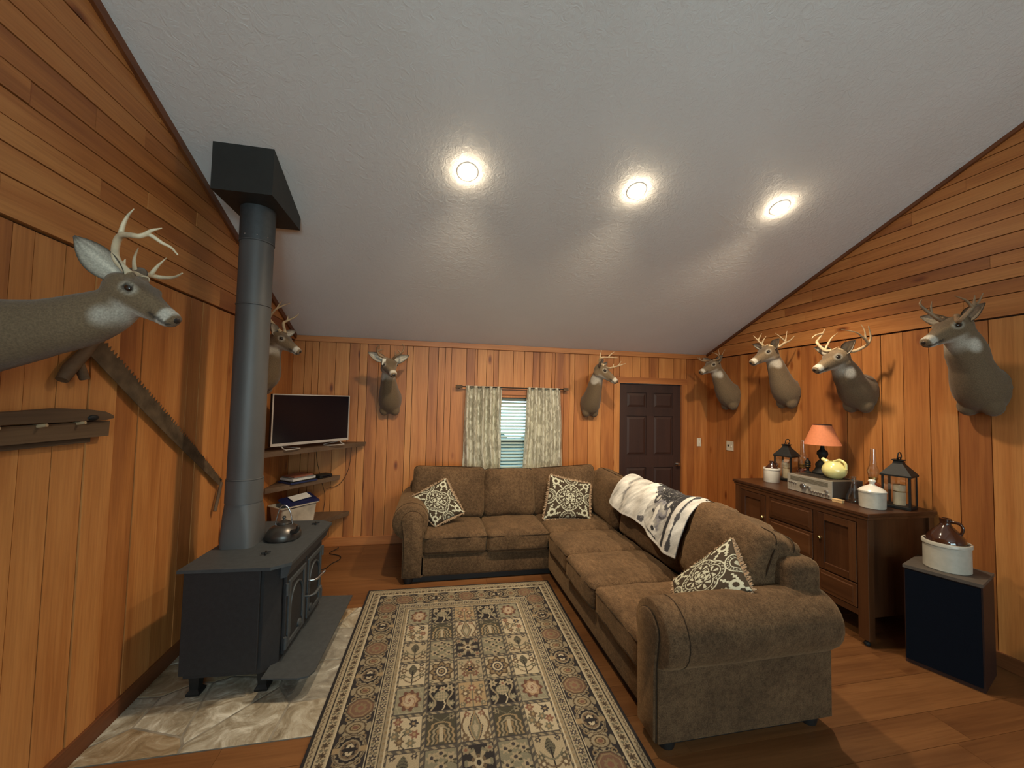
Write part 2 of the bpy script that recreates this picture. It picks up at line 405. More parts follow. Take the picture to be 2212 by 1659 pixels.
# rear wall behind the camera, with two unseen windows added to throw cool light on the ceiling
g = G(); xs = [XL-0.15] + [v for cx, w in ADDED_WINDOWS for v in (cx-w/2, cx+w/2)] + [XR+0.15]
for i in range(len(xs)-1):
    if i % 2 == 0: g.box((xs[i], YR-0.12, -0.02), (xs[i+1], YR, 3.1))
    else: g.box((xs[i], YR-0.12, -0.02), (xs[i+1], YR, 0.8)); g.box((xs[i], YR-0.12, 2.15), (xs[i+1], YR, 3.1))
wall_rear = struct('wall_rear', g, M_PINE_V)
for k, (cx, w) in enumerate(ADDED_WINDOWS):
    g = G()
    for lo, hi in (((cx-w/2-0.08, 0.72), (cx-w/2, 2.23)), ((cx+w/2, 0.72), (cx+w/2+0.08, 2.23)), ((cx-w/2, 2.15), (cx+w/2, 2.23)), ((cx-w/2, 0.72), (cx+w/2, 0.80)), ((cx-0.03, 0.8), (cx+0.03, 2.15))):
        g.box((lo[0], YR, lo[1]), (hi[0], YR+0.03, hi[1]))
    struct('window_%d' % (k+2), g, M_PINE_X)

# trims and baseboards
struct('trim_1', G().box((XL+0.016, YB-0.022, TRIM_Z), (XR-0.016, YB+0.01, EAVE-0.002), 0.004), M_PINE_X)
def rake(name, X, sgn):
    g = G(); n = 0.055 if sgn > 0 else 0.03
    a, b = (YB-0.02, roof_z(YB-0.02)), (RIDGE_Y, zr); xs = sorted((X+sgn*0.012, X+sgn*0.034))
    g.prism([a, b, (b[0], b[1]-n), (a[0], a[1]-n)], 'x', *xs); return struct(name, g, M_RAKE)
M_RAKE = wood('rake_trim', (0.24, 0.085, 0.028), (0.17, 0.055, 0.017), (0.10, 0.03, 0.01), axis='y')
rake('trim_2', XL, 1); rake('trim_3', XR, -1)
struct('baseboard_back', G().box((XL+0.02, YB-0.016, 0.0), (DX0-0.09, YB+0.012, 0.10), 0.003), M_PINE_X)
struct('baseboard_left', G().box((XL-0.002, YR+0.01, 0.0), (XL+0.016, YB-0.017, 0.098), 0.003), M_RAKE)
struct('baseboard_right', G().box((XR-0.016, YR+0.01, 0.0), (XR+0.002, YB-0.002, 0.098), 0.003), M_RAKE)

# door: six raised panels, dark stain
g = G(); yb0, yb1 = YB+0.012, YB+0.055
g.box((DX0+0.004, yb0+0.012, 0.012), (DX1-0.004, yb1, DZ1-0.004))
door = struct('door_1', g, M_DOOR)
W = DX1-DX0; st = 0.115; mid = (DX0+DX1)/2
zs = [(0.24, 0.86), (1.02, 1.56), (1.67, 1.88)]
for z0, z1 in ((0.012, 0.24), (0.86, 1.02), (1.56, 1.67), (1.88, DZ1-0.004)):
    G().box((DX0+st, yb0, z0), (DX1-st, yb0+0.013, z1)).build('rail', M_DOOR, door)
for xa, xb, z0, z1 in [(DX0+0.004, DX0+st, 0.012, DZ1-0.004), (DX1-st, DX1-0.004, 0.012, DZ1-0.004)] + [(mid-0.055, mid+0.055, a, b) for a, b in zs]:
    G().box((xa, yb0, z0), (xb, yb0+0.013, z1)).build('stile', M_DOOR, door)
for z0, z1 in zs:
    for xa, xb in ((DX0+st, mid-0.055), (mid+0.055, DX1-st)):
        g = G(); i = 0.012; j = 0.042
        r0 = [(xa+i, yb0+0.0125, z0+i), (xb-i, yb0+0.0125, z0+i), (xb-i, yb0+0.0125, z1-i), (xa+i, yb0+0.0125, z1-i)]
        r1 = [(xa+j, yb0+0.003, z0+j), (xb-j, yb0+0.003, z0+j), (xb-j, yb0+0.003, z1-j), (xa+j, yb0+0.003, z1-j)]
        g.loft([r0, r1]).build('panel', M_DOOR, door)
G().lathe([(0.001, yb0-0.062), (0.018, yb0-0.06), (0.027, yb0-0.045), (0.022, yb0-0.028), (0.010, yb0-0.02), (0.010, yb0-0.006), (0.026, yb0-0.004), (0.026, yb0), (0.001, yb0)], (3.345, 0, 0.90), 16, 'y').build('knob', M_STEEL, door, smooth=40)
g = G().box((DX0-0.085, YB-0.018, 0), (DX0, YB+0.02, DZ1), 0.003); struct('trim_4', g, M_PINE_V)
g = G().box((DX1, YB-0.018, 0), (DX1+0.085, YB+0.02, DZ1), 0.003); struct('trim_5', g, M_PINE_V)
g = G().box((DX0-0.085, YB-0.020, DZ1), (DX1+0.085, YB+0.02, DZ1+0.085), 0.003); struct('trim_6', g, M_PINE_X)

# window: casing, two sashes with panes, blind slats
win = struct('window_1', G(), None) if False else None
g = G()
for lo, hi in (((WX0, WZ0), (WX0+0.03, WZ1)), ((WX1-0.03, WZ0), (WX1, WZ1)), ((WX0+0.03, WZ1-0.03), (WX1-0.03, WZ1)), ((WX0+0.03, WZ0), (WX1-0.03, WZ0+0.03))):
    g.box((lo[0], YB-0.005, lo[1]), (hi[0], YB+0.12, hi[1]))
win = struct('window_1', g, M_PINE_V)
M_SASH = plain('dark_sash', (0.10, 0.11, 0.085), 0.5, 0, 0.1)
for z0, z1, yy in ((1.20, WZ1-0.03, YB+0.095), (WZ0+0.03, 1.24, YB+0.075)):
    g = G(); s = 0.045
    for lo, hi in (((WX0+0.03, z0), (WX0+0.03+s, z1)), ((WX1-0.03-s, z0), (WX1-0.03, z1)), ((WX0+0.03+s, z1-s), (WX1-0.03-s, z1)), ((WX0+0.03+s, z0), (WX1-0.03-s, z0+s))):
        g.box((lo[0], yy-0.015, lo[1]), (hi[0], yy+0.015, hi[1]))
    sash = g.build('sash', M_SASH, win)
    G().box((WX0+0.03+s, yy-0.002, z0+s), (WX1-0.03-s, yy+0.002, z1-s)).build('pane', M_GLASS, sash)
for lo, hi, m in (((WX0-0.08, WZ0-0.02), (WX0, WZ1), M_PINE_V), ((WX1, WZ0-0.02), (WX1+0.08, WZ1), M_PINE_V), ((WX0-0.08, WZ1), (WX1+0.08, WZ1+0.08), M_PINE_X)):
    G().box((lo[0], YB-0.018, lo[1]), (hi[0], YB+0.005, hi[1]), 0.003).build('casing', m, win)
G().box((WX0-0.10, YB-0.05, WZ0-0.045), (WX1+0.10, YB+0.01, WZ0-0.02), 0.004).build('sill', M_PINE_X, win)

M_SLAT = plain('white_slat', (0.40, 0.50, 0.47), 0.4, 0, 0.03)
bl = thing('window_blind', ((WX0+WX1)/2, YB+0.04, WZ0+0.03), 'white slatted blind hanging open inside the curtained window', 'blind')
G().box((WX0+0.035, YB+0.018, WZ1-0.075), (WX1-0.035, YB+0.062, WZ1-0.032), 0.003).build('headrail', M_SASH, bl)
nsl = 21; z = WZ1-0.10
for k in range(nsl):
    zz = z-k*0.0425
    if zz < WZ0+0.06: break
    n = 9; top = []; bot = []
    for i in range(2):
        x = (WX0+0.037, WX1-0.037)[i]
        top.append([(x, YB+0.016+0.048*j/4, zz+0.003*(1-(j/2-1)**2)+0.020*(j/4-0.5)) for j in range(5)])
    g = G(); vs = []
    for r in top: vs += r
    for r in top: vs += [(a, b, c-0.004) for a, b, c in r]
    fs = [(j, j+1, 6+j, 5+j) for j in range(4)] + [(10+j, 15+j, 16+j, 11+j) for j in range(4)] + [(0, 5, 15, 10), (4, 14, 19, 9)] + [(j, 10+j, 11+j, j+1) for j in range(4)] + [(5+j, 6+j, 16+j, 15+j) for j in range(4)]
    g.add(vs, fs).build('slat', M_SLAT, bl)
for xx in (0.72, 1.29): G().tube([(xx, YB+0.04, WZ1-0.07), (xx, YB+0.04, WZ0+0.05)], 0.0016, 6).build('ladder_cord', M_SLAT, bl)
G().box((WX0+0.037, YB+0.018, WZ0+0.034), (WX1-0.037, YB+0.062, WZ0+0.05), 0.003).build('bottom_rail', M_SLAT, bl)

# outside the window: lawn, and a low hedge added to darken the lower blind
G().box((-6, YB+0.4, -0.6), (9, YB+14, -0.5)).build('ground', plain('lawn', (0.05, 0.10, 0.03), 0.9), None)['kind'] = 'structure'
def hedge():
    g = G(); n = 46; m = 12; P = []
    for i in range(n+1):
        x = -1.5+5.5*i/n; ring = []
        for k in range(m):
            a = 2*math.pi*k/m; r = 1+0.10*math.sin(3.1*i+2.3*k)+0.08*math.sin(1.7*i*k+k)
            ring.append((x, YB+2.2+0.45*math.cos(a)*r, 0.28+0.80*math.sin(a)*r))
        P.append(ring)
    return g.loft(P).build('hedge', plain('hedge_green', (0.018, 0.04, 0.03), 0.9, 0, 0.4, 30, 0.8, 40), None, smooth=60)
tag(hedge(), 'dark hedge added outside to darken the lower part of the window blind', 'hedge')

# recessed lamps in the sloped ceiling
M_BULB = glow('lit_bulb', LAMP_COL, LAMP_L)
M_RING = plain('lamp_ring', (0.72, 0.70, 0.66), 0.5, 0, 0.03)
def downlight(x, y, label, group):
    """flood bulb standing a little proud of its ring in the sloped ceiling"""
    z = roof_z(y); ang = math.atan(PITCH)*(-1 if y > RIDGE_Y else 1)
    t = thing('ceiling_downlight', (x, y, z), label, 'ceiling light', group); t.rotation_euler = (ang, 0, 0)
    G().lathe([(0.050, -0.001), (0.050, -0.006), (0.070, -0.006), (0.076, -0.001)], n=28).build('trim_ring', M_RING, t, local=True, smooth=40)
    G().lathe([(0.049, -0.001), (0.051, -0.014), (0.047, -0.030), (0.032, -0.042), (0.001, -0.047)], n=28).build('bulb', M_BULB, t, local=True, smooth=60)
    ld = bpy.data.lights.new('lamp', 'SPOT'); ld.energy = LAMP_W; ld.color = LAMP_COL; ld.spot_size = math.radians(134); ld.spot_blend = 1.0; ld.shadow_soft_size = 0.05
    lo = link(bpy.data.objects.new('lamp', ld)); lo.location = (x, y-0.03, z-0.085); lo.rotation_euler = (math.radians(17), 0, 0)
for x, y, l in ((0.184, 2.677, 'lit recessed ceiling light nearest the stove flue'), (1.451, 2.646, 'lit recessed ceiling light in the middle of the row of three'), (2.699, 2.621, 'lit recessed ceiling light nearest the right gable wall')):
    downlight(x, y, l, 'recessed lights in the sloped ceiling')

# globe pendant added out of view behind the camera to brighten the ceiling
pend = thing('added_globe_pendant', (0.10, -1.55, 2.30), 'white globe pendant added out of view behind the camera to brighten the ceiling', 'added lamp')
G().ball((0.10, -1.55, 2.30), 0.14, 28, 18).build('globe', glow('lit_globe', (0.66, 0.92, 1.0), 82.0), pend, smooth=80)
G().tube([(0.10, -1.55, 2.43), (0.10, -1.55, roof_z(-1.55)-0.02)], 0.006, 8).build('stem', M_BLACK, pend, smooth=60)
G().lathe([(0.001, 0.13), (0.05, 0.13), (0.05, 0.15), (0.02, 0.17), (0.001, 0.17)], (0.10, -1.55, 2.30), 20).build('fitter', M_BLACK, pend, smooth=40)
G().lathe([(0.001, -0.03), (0.06, -0.03), (0.06, 0.03), (0.001, 0.03)], (0.10, -1.55, roof_z(-1.55)-0.02), 20).build('canopy', M_BLACK, pend, smooth=40)

# hearth: irregular flagstones, one object each
HX0, HX1, HY0, HY1, HZ = XL+0.017, -0.48, 2.215, 3.46, 0.0075
hearth = thing('hearth_pad', ((HX0+HX1)/2, (HY0+HY1)/2, 0), 'pale flagstone hearth pad under the black wood stove', 'hearth')
G().box((HX0, HY0, 0), (HX1, HY1, HZ-0.0030)).build('mortar_bed', plain('mortar', (0.22, 0.19, 0.145), 0.85, 0, 0.3, 12, 0.4, 60), hearth)
def stone_mat(name, stops):
    m, nt, b = new_mat(name); L = nt.links; tc = nd(nt, 'ShaderNodeTexCoord'); oi = nd(nt, 'ShaderNodeObjectInfo')
    ad = nd(nt, 'ShaderNodeVectorMath', operation='ADD'); cb = nd(nt, 'ShaderNodeCombineXYZ'); mu = nd(nt, 'ShaderNodeMath', operation='MULTIPLY'); mu.inputs[1].default_value = 20
    L.new(oi.outputs['Random'], mu.inputs[0]); L.new(mu.outputs[0], cb.inputs[0]); L.new(mu.outputs[0], cb.inputs[1]); L.new(tc.outputs['Object'], ad.inputs[0]); L.new(cb.outputs[0], ad.inputs[1])
    n = nd(nt, 'ShaderNodeTexNoise'); n.inputs['Scale'].default_value = 6.5; n.inputs['Detail'].default_value = 9; n.inputs['Roughness'].default_value = 0.66; n.inputs['Distortion'].default_value = 1.4; L.new(ad.outputs[0], n.inputs['Vector'])
    r = ramp(nt, stops); L.new(n.outputs['Fac'], r.inputs[0]); L.new(r.outputs[0], b.inputs['Base Color'])
    r2 = ramp(nt, [(0.35, (0.30,)*3), (0.65, (0.55,)*3)]); L.new(n.outputs['Fac'], r2.inputs[0]); L.new(r2.outputs[0], b.inputs['Roughness'])
    bp = nd(nt, 'ShaderNodeBump'); bp.inputs['Strength'].default_value = 0.7; bp.inputs['Distance'].default_value = 0.012; L.new(n.outputs['Fac'], bp.inputs['Height']); L.new(bp.outputs[0], b.inputs['Normal']); return m
STONES = [stone_mat('flagstone_cream', [(0.30, (0.15, 0.115, 0.075)), (0.45, (0.28, 0.235, 0.165)), (0.56, (0.40, 0.36, 0.28)), (0.68, (0.62, 0.59, 0.50))]),
          stone_mat('flagstone_tan', [(0.30, (0.13, 0.090, 0.050)), (0.46, (0.26, 0.185, 0.105)), (0.58, (0.36, 0.28, 0.18)), (0.70, (0.55, 0.50, 0.40))]),
          stone_mat('flagstone_grey', [(0.30, (0.12, 0.105, 0.085)), (0.46, (0.22, 0.195, 0.155)), (0.58, (0.31, 0.285, 0.23)), (0.70, (0.52, 0.50, 0.44))])]
rs = random.Random(5); pts = []
while len(pts) < 17:
    p = (rs.uniform(HX0, HX1), rs.uniform(HY0, HY1))
    if all((p[0]-q[0])**2+(p[1]-q[1])**2 > 0.2**2 for q in pts): pts.append(p)
for i, p in enumerate(pts):
    poly = [(HX0, HY0), (HX1, HY0), (HX1, HY1), (HX0, HY1)]
    for j, q in enumerate(pts):
        if i == j: continue
        a, b = q[0]-p[0], q[1]-p[1]; d = math.hypot(a, b); a /= d; b /= d
        poly = clip(poly, a, b, a*(p[0]+q[0])/2+b*(p[1]+q[1])/2-0.006)
    if len(poly) < 3: continue
    h = HZ-rs.uniform(0, 0.0012); g = G(); n = len(poly); cx = sum(v[0] for v in poly)/n; cy = sum(v[1] for v in poly)/n
    r0 = [(x, y, HZ-0.004) for x, y in poly]; r1 = [(x, y, h-0.0012) for x, y in poly]; r2 = [(cx+(x-cx)*0.95, cy+(y-cy)*0.95, h) for x, y in poly]
    g.loft([r0, r1, r2]).build('flagstone', STONES[rs.choice((0, 0, 1, 2))], hearth)

# ------------------------------------------------------------------ rug
def np_mesh(name, V, F, C=None, mat=None, smooth=True):
    me = bpy.data.meshes.new(name); V = np.asarray(V, 'f'); F = np.asarray(F, 'i')
    me.vertices.add(len(V)); me.vertices.foreach_set('co', V.ravel())
    me.loops.add(F.size); me.loops.foreach_set('vertex_index', F.ravel())
    me.polygons.add(len(F)); me.polygons.foreach_set('loop_start', np.arange(0, F.size, F.shape[1], dtype='i'))
    me.polygons.foreach_set('use_smooth', np.full(len(F), smooth)); me.update(calc_edges=True)
    if C is not None:
        at = me.color_attributes.new('col', 'FLOAT_COLOR', 'POINT')
        at.data.foreach_set('color', np.concatenate([C.reshape(-1, 3), np.ones((len(V), 1))], 1).astype('f').ravel())
    if mat: me.materials.append(mat)
    return link(bpy.data.objects.new(name, me))
def np_grid_faces(nu, nv):
    i, j = np.meshgrid(np.arange(nu-1), np.arange(nv-1), indexing='ij'); k = (i*nv+j).ravel()
    return np.stack([k, k+1, k+nv+1, k+nv], 1)

BE, CR, DK, GY, TN, RS, BR = [np.array(c) for c in ((0.35, 0.285, 0.185), (0.50, 0.42, 0.285), (0.024, 0.020, 0.020), (0.150, 0.135, 0.092), (0.30, 0.215, 0.12), (0.20, 0.098, 0.066), (0.13, 0.090, 0.056))]
def rug_print(W, L, nu, nv):
    s, t = np.meshgrid(np.linspace(0, W, nu), np.linspace(0, L, nv), indexing='ij')
    img = np.zeros((nu, nv, 3)); img[:] = BE
    def put(m, c): img[m] = c
    ds, dt = np.minimum(s, W-s), np.minimum(t, L-t); d = np.minimum(ds, dt)
    a = np.where(ds < dt, t, s); run = np.where(ds < dt, L, W)
    # outer bands
    put(d < 0.375, BE); put(d < 0.016, DK)
    put((d > 0.022) & (d < 0.046) & (np.abs(((a*40) % 1)-0.5)*0.024+0.022 > d-0.004) & (np.abs(((a*40) % 1)-0.5)*0.024+0.022 < d+0.004), BR)
    put(np.abs(d-0.052) < 0.0025, DK)
    def flowers(lo, hi, p, bg, c1, c2):
        m = (d >= lo) & (d < hi); put(m, bg); c = (lo+hi)/2; x = ((a/p) % 1-0.5)*p; k = np.floor(a/p).astype(int) % 2; yv = d-c
        r = np.hypot(x, yv); th = np.arctan2(yv, x)
        put(m & (r < 0.016*(1+0.3*np.cos(6*th))), c1); put(m & (r < 0.006), c2)
        x2 = ((a/p+0.5) % 1-0.5)*p; r2 = np.hypot(x2, np.abs(yv)-0.012); put(m & (r2 < 0.008) & (k >= 0), GY)
        put(m & (np.abs(yv-0.012*np.sin(a/p*math.pi*2)) < 0.0022), BR)
    flowers(0.056, 0.110, 0.056, BE*1.12, BR*0.7, DK)
    put(np.abs(d-0.114) < 0.004, CR); put(np.abs(d-0.121) < 0.003, DK)
    # main border
    m = (d >= 0.124) & (d < 0.284); put(m, DK*1.3)
    put(m & (np.abs(d-0.204-0.052*np.sin(a*58)) < 0.004), TN*0.8)
    put(m & (np.abs(d-0.204+0.052*np.sin(a*58)) < 0.004), BE*0.8)
    P = 0.262; k = np.floor(a/P+0.25).astype(int) % 2; x = ((a/P+0.25) % 1-0.5)*P; v = d-0.204
    x2 = ((a/P+0.75) % 1-0.5)*P; r = np.hypot(x2/0.050, v/0.064); th = np.arctan2(v, x2)
    put(m & (r < 1+0.13*np.cos(8*th)), BE*0.8); put(m & (np.abs(r-0.78) < 0.07), BR*0.6); put(m & (r < 0.5), TN*0.9); put(m & (np.abs(r-0.40) < 0.05), BR*0.5); put(m & (r < 0.22), RS*0.8)
    for q_ in (-1, 1): rr = np.hypot((x2)/0.03, (v-q_*0.066)/0.014); put(m & (rr < 1), BE*0.75); rr = np.hypot((np.abs(x2)-0.062)/0.016, (v-q_*0.05)/0.016); put(m & (rr < 1), TN*0.75); put(m & (rr < 0.5), DK)
    r = np.hypot(x/0.090, v/0.078); th = np.arctan2(v, x)
    z = m & (k == 0)
    put(z & (r < 1), BE*0.72); put(z & (np.abs(r-0.92) < 0.03), BR*0.7); put(z & (r < 0.80+0.05*np.cos(14*th)), DK); put(z & (r < 0.64), BR*1.2); put(z & (np.abs(r-0.60) < 0.04), BE*0.8); put(z & (r < 0.42+0.06*np.cos(8*th)), DK); put(z & (np.abs(x) > 0.012) & (np.hypot(x/0.034, v/0.020) < 1), CR*0.9); put(z & (np.hypot(x/0.020, v/0.007) < 1), DK); put(z & (np.abs(v) > 0.05) & (np.abs(x) < 0.016), TN)
    r8 = np.maximum(np.maximum(np.abs(x)/0.074, np.abs(v)/0.074), (np.abs(x)/0.074+np.abs(v)/0.074)/1.4); z = m & (k == 1)
    put(z & (r8 < 1.04+0.05*np.cos(20*th)), BE*0.75); put(z & (r8 < 0.95), BR*0.6); put(z & (r8 < 0.86), RS*0.55+BR*0.45); put(z & (np.abs(r8-0.72) < 0.05), TN*0.8); put(z & (r8 < 0.42+0.08*np.cos(8*th)), TN*0.7); put(z & (r8 < 0.2), RS)
    put(np.abs(d-0.287) < 0.004, CR); put(np.abs(d-0.293) < 0.0025, DK)
    flowers(0.296, 0.344, 0.054, BE*1.05, DK*2, CR)
    put(np.abs(d-0.347) < 0.0025, DK)
    z = (d > 0.35) & (d < 0.375); put(z, BE*0.75); put(z & (np.sin(a*190) > 0.3) & (np.abs(d-0.362) < 0.006), TN*0.8)
    put(np.abs(d-0.373) < 0.0025, CR)
    # field of panels
    F = d >= 0.375; fw, fl = W-0.75, L-0.75; nc, nr = 5, 8
    cx = (s-0.375)/fw*nc; cy = (t-0.375)/fl*nr; ci = np.clip(np.floor(cx).astype(int), 0, nc-1); ri = np.clip(np.floor(cy).astype(int), 0, nr-1)
    x = (cx-ci-0.5)*2*1.13; y = -(cy-ri-0.5)*2*1.10     # tile-local, y towards the far end
    tile = F & (np.abs(x) < 1) & (np.abs(y) < 1); div = F & ~tile
    put(div, DK*1.5+GY*0.3); put(div & (np.sin((s+t)*150) > 0.0) & (np.abs(x) > 1.03), BE*0.8); put(div & (np.sin((s-t)*150) > 0.0) & (np.abs(y) > 1.03) & (np.abs(x) <= 1), BE*0.8)
    r = np.hypot(x, y); th = np.arctan2(y, x); ax = np.abs(x)
    table = [['rose', 'bot', 'tan', 'bot', 'rose'], ['vine', 'arch', 'vase', 'arch', 'vine'], ['tree', 'grey', 'lotus', 'grey', 'tree'], ['plant', 'wheel', 'tan2', 'wheel', 'plant']]
    kind = np.empty(s.shape, dtype=object)
    idx = {k: i for i, k in enumerate(['rose', 'bot', 'tan', 'vine', 'arch', 'vase', 'tree', 'grey', 'lotus', 'plant', 'wheel', 'tan2'])}
    tab = np.array([[idx[c] for c in row] for row in table]); kk = tab[ri % 4, ci]
    def K(n): return tile & (kk == idx[n])
    def flower(z, px, py, q, c1, c2, petals=6):
        q = q*1.32; rr = np.hypot(x-px, (y-py)*1.15); tt = np.arctan2(y-py, x-px)
        put(z & (rr < q*(1+0.25*np.cos(petals*tt))), c1); put(z & (rr < q*0.4), c2)
    def stem(z, f, w, c): put(z & (np.abs(f) < w), c)
    z = K('rose'); put(z, GY*1.55); stem(z, np.sin(6*x+3*y)*np.sin(7*y), 0.10, GY*2.1); put(z & (r < 0.74+0.09*np.cos(9*th)), RS*0.62); put(z & (r < 0.56+0.06*np.cos(7*th)), TN*0.8+RS*0.4); put(z & (r < 0.45), CR*0.7+RS*0.35); stem(z & (r < 0.45), np.sin(9*r+th), 0.22, RS); put(z & (r < 0.10), RS)
    z = K('bot'); put(z, DK); stem(z, ax-0.62-0.2*np.sin(4*y), 0.07, BE*0.8); flower(z, 0.62, 0.68, 0.2, BE, GY); flower(z, -0.62, 0.68, 0.2, BE, GY); flower(z, 0.7, -0.5, 0.17, GY*1.5, BE); flower(z, -0.7, -0.5, 0.17, GY*1.5, BE); e = np.hypot(x/0.5, (y-0.1)/0.4); put(z & (e < 1), GY*1.35); stem(z & (e < 0.9), np.sin(16*x)*np.sin(14*y), 0.3, BE); stem(z & (y < -0.2), x+0.25*np.sin(3*y), 0.05, CR); flower(z, 0.1, 0.62, 0.18, BE, RS)
    for nm, bg in (('tan', TN*1.15), ('tan2', BE*0.95)):
        z = K(nm); put(z, bg); stem(z & (y < 0.3), ax-0.35+0.3*y, 0.045, GY); stem(z, x, 0.04, GY); flower(z, 0, 0.5, 0.2, RS, CR)
        for q in (-1, 1): flower(z, q*0.5, 0.1, 0.22, BR, CR); flower(z, q*0.35, -0.45, 0.2, RS*0.8, BE); flower(z, q*0.7, 0.6, 0.14, GY, BE); flower(z, q*0.75, -0.7, 0.13, GY, BE)
        if nm == 'tan2': put(z & (r < 0.5+0.14*np.cos(6*th)), BR*1.2); put(z & (r < 0.32), TN*1.2); flower(z, 0, 0, 0.2, DK, RS)
    z = K('vine'); put(z, CR*0.9); stem(z, x-0.35*np.sin(3.2*y), 0.045, DK); stem(z, x+0.5+0.2*y, 0.035, BR)
    for px, py, c in ((0.45, 0.55, DK*2), (-0.5, 0.25, BR), (0.1, 0.05, GY), (0.55, -0.15, RS), (-0.35, -0.5, BR), (0.35, -0.65, GY), (-0.6, 0.75, RS), (-0.7, -0.15, GY)): flower(z, px, py, 0.2, c, TN)
    z = K('arch'); put(z, GY*0.42); yy = y+0.35
    for q, c in ((0.78, TN), (0.5, BE*0.8), (0.26, TN*0.8)):
        f = np.where(yy > 0, np.hypot(x, yy*0.95), ax)-q; stem(z & (y > -0.9), f+0.05*np.sin(16*y), 0.065, c)
    put(z & (ax < 0.12) & (y < 0.1) & (y > -0.8), CR*0.8); flower(z, 0.7, 0.75, 0.15, BE*0.7, DK); flower(z, -0.7, 0.75, 0.15, BE*0.7, DK); stem(z & (y > 0.45), ax-(y-0.45)*1.6, 0.06, GY)
    z = K('vase'); put(z, CR*0.85); q = 0.42*np.clip(1-np.abs(y+0.12)/0.85, 0, 1)**0.55*(np.where(y > 0, 0.75, 1.0)); put(z & (ax < q+0.10), DK*2); put(z & (ax < q+0.03), TN); put(z & (ax < q-0.05), GY*1.2); put(z & (ax < q-0.2), CR*0.7); stem(z, ax-0.72-0.18*np.cos(3*y), 0.07, BR); flower(z, 0.72, -0.75, 0.18, BR, BE); flower(z, -0.72, -0.75, 0.18, BR, BE); flower(z, 0.5, 0.75, 0.15, RS, BE); flower(z, -0.5, 0.75, 0.15, RS, BE)
    for nm, bg in (('tree', BE*1.05), ('plant', CR*0.92)):
        z = K(nm); put(z, bg); q = 0.36*np.clip(1-np.abs(y-0.35)/0.5, 0, 1)**0.6; put(z & (ax < q), GY*0.75); stem(z & (ax < q), np.sin(20*y+8*ax), 0.35, DK); stem(z & (y < 0.3), x, 0.045, DK); stem(z & (y < 0.2) & (y > -0.95), y+0.75-0.9*ax*ax, 0.055, BR); stem(z & (y < 0.2), y+0.35-0.9*ax*ax, 0.055, GY)
        for q in (-1, 1): flower(z, q*0.68, 0.35 if nm == 'plant' else -0.55, 0.2, BR*0.9, CR); flower(z, q*0.72, -0.2, 0.15, GY*0.6, BE); flower(z, q*0.66, 0.8, 0.13, DK*2, BE)
    z = K('grey'); put(z, GY*1.35); stem(z, y-0.3*np.sin(3*x), 0.05, GY*0.4)
    for px, py in ((0.6, 0.5), (-0.55, 0.55), (0, 0.05), (0.6, -0.4), (-0.6, -0.35), (0.05, -0.75), (0, 0.75)): flower(z, px, py, 0.22, BE*0.95, DK*2); put(z & (np.hypot((x-px-0.24)/0.13, (y-py+0.16)/0.07) < 1), GY*0.35)
    z = K('lotus'); put(z, DK*1.2); f = np.cos(6*th); put(z & (r < 0.86) & (f > 0.15), GY*1.2); put(z & (r < 0.70) & (f > 0.35), BE*0.9); put(z & (r < 0.48) & (np.cos(6*th+math.pi) > 0.2), BR); put(z & (r < 0.28), CR*0.8); put(z & (r < 0.15), DK)
    for q in (-1, 1): flower(z, q*0.75, 0.75, 0.2, BE*0.7, RS); flower(z, q*0.75, -0.75, 0.2, BE*0.7, RS)
    z = K('wheel'); put(z, BE*1.1); put(z & (r < 0.88+0.10*np.cos(8*th)), BR*0.55); put(z & (r < 0.74+0.10*np.cos(8*th)), TN*0.75); put(z & (r < 0.56+0.08*np.cos(12*th)), DK*2); put(z & (r < 0.42), CR); put(z & (r < 0.30), DK*2); put(z & (r < 0.2), TN); put(z & (r < 0.09), DK)
    for q in (-1, 1): flower(z, q*0.85, 0.85, 0.15, GY, BE); flower(z, q*0.85, -0.85, 0.15, GY, BE)
    put(tile & (np.maximum(np.abs(x), np.abs(y)) > 0.965), DK*2)
    return img*0.92
M_RUG = painted('woven_rug', 0.95, 0.35, 420, 0.35, 260)
RW, RL = 1.64, 2.50
def make_rug():
    nu, nv = 430, 640
    C = rug_print(RW, RL, nu, nv)
    x, y = np.meshgrid(np.linspace(-RW/2, RW/2, nu), np.linspace(RL/2, -RL/2, nv), indexing='ij')
    z = 0.0146+0.0010*np.clip(np.minimum(np.minimum(x+RW/2, RW/2-x), np.minimum(y+RL/2, RL/2-y))/0.01, 0, 1)
    t = thing('area_rug', (0.275, 2.457, 0), 'patterned area rug with garden panels and a dark medallion border', 'rug', rz=math.radians(-1.4))
    p = np_mesh('pile', np.stack([x, y, z], -1).reshape(-1, 3), np_grid_faces(nu, nv)[:, ::-1], C, M_RUG, False); p.parent = t
    G().box((-RW/2, -RL/2, 0.0080), (RW/2, RL/2, 0.0144)).build('binding', plain('rug_binding', (0.014, 0.012, 0.013), 0.9), t, local=True)
make_rug()

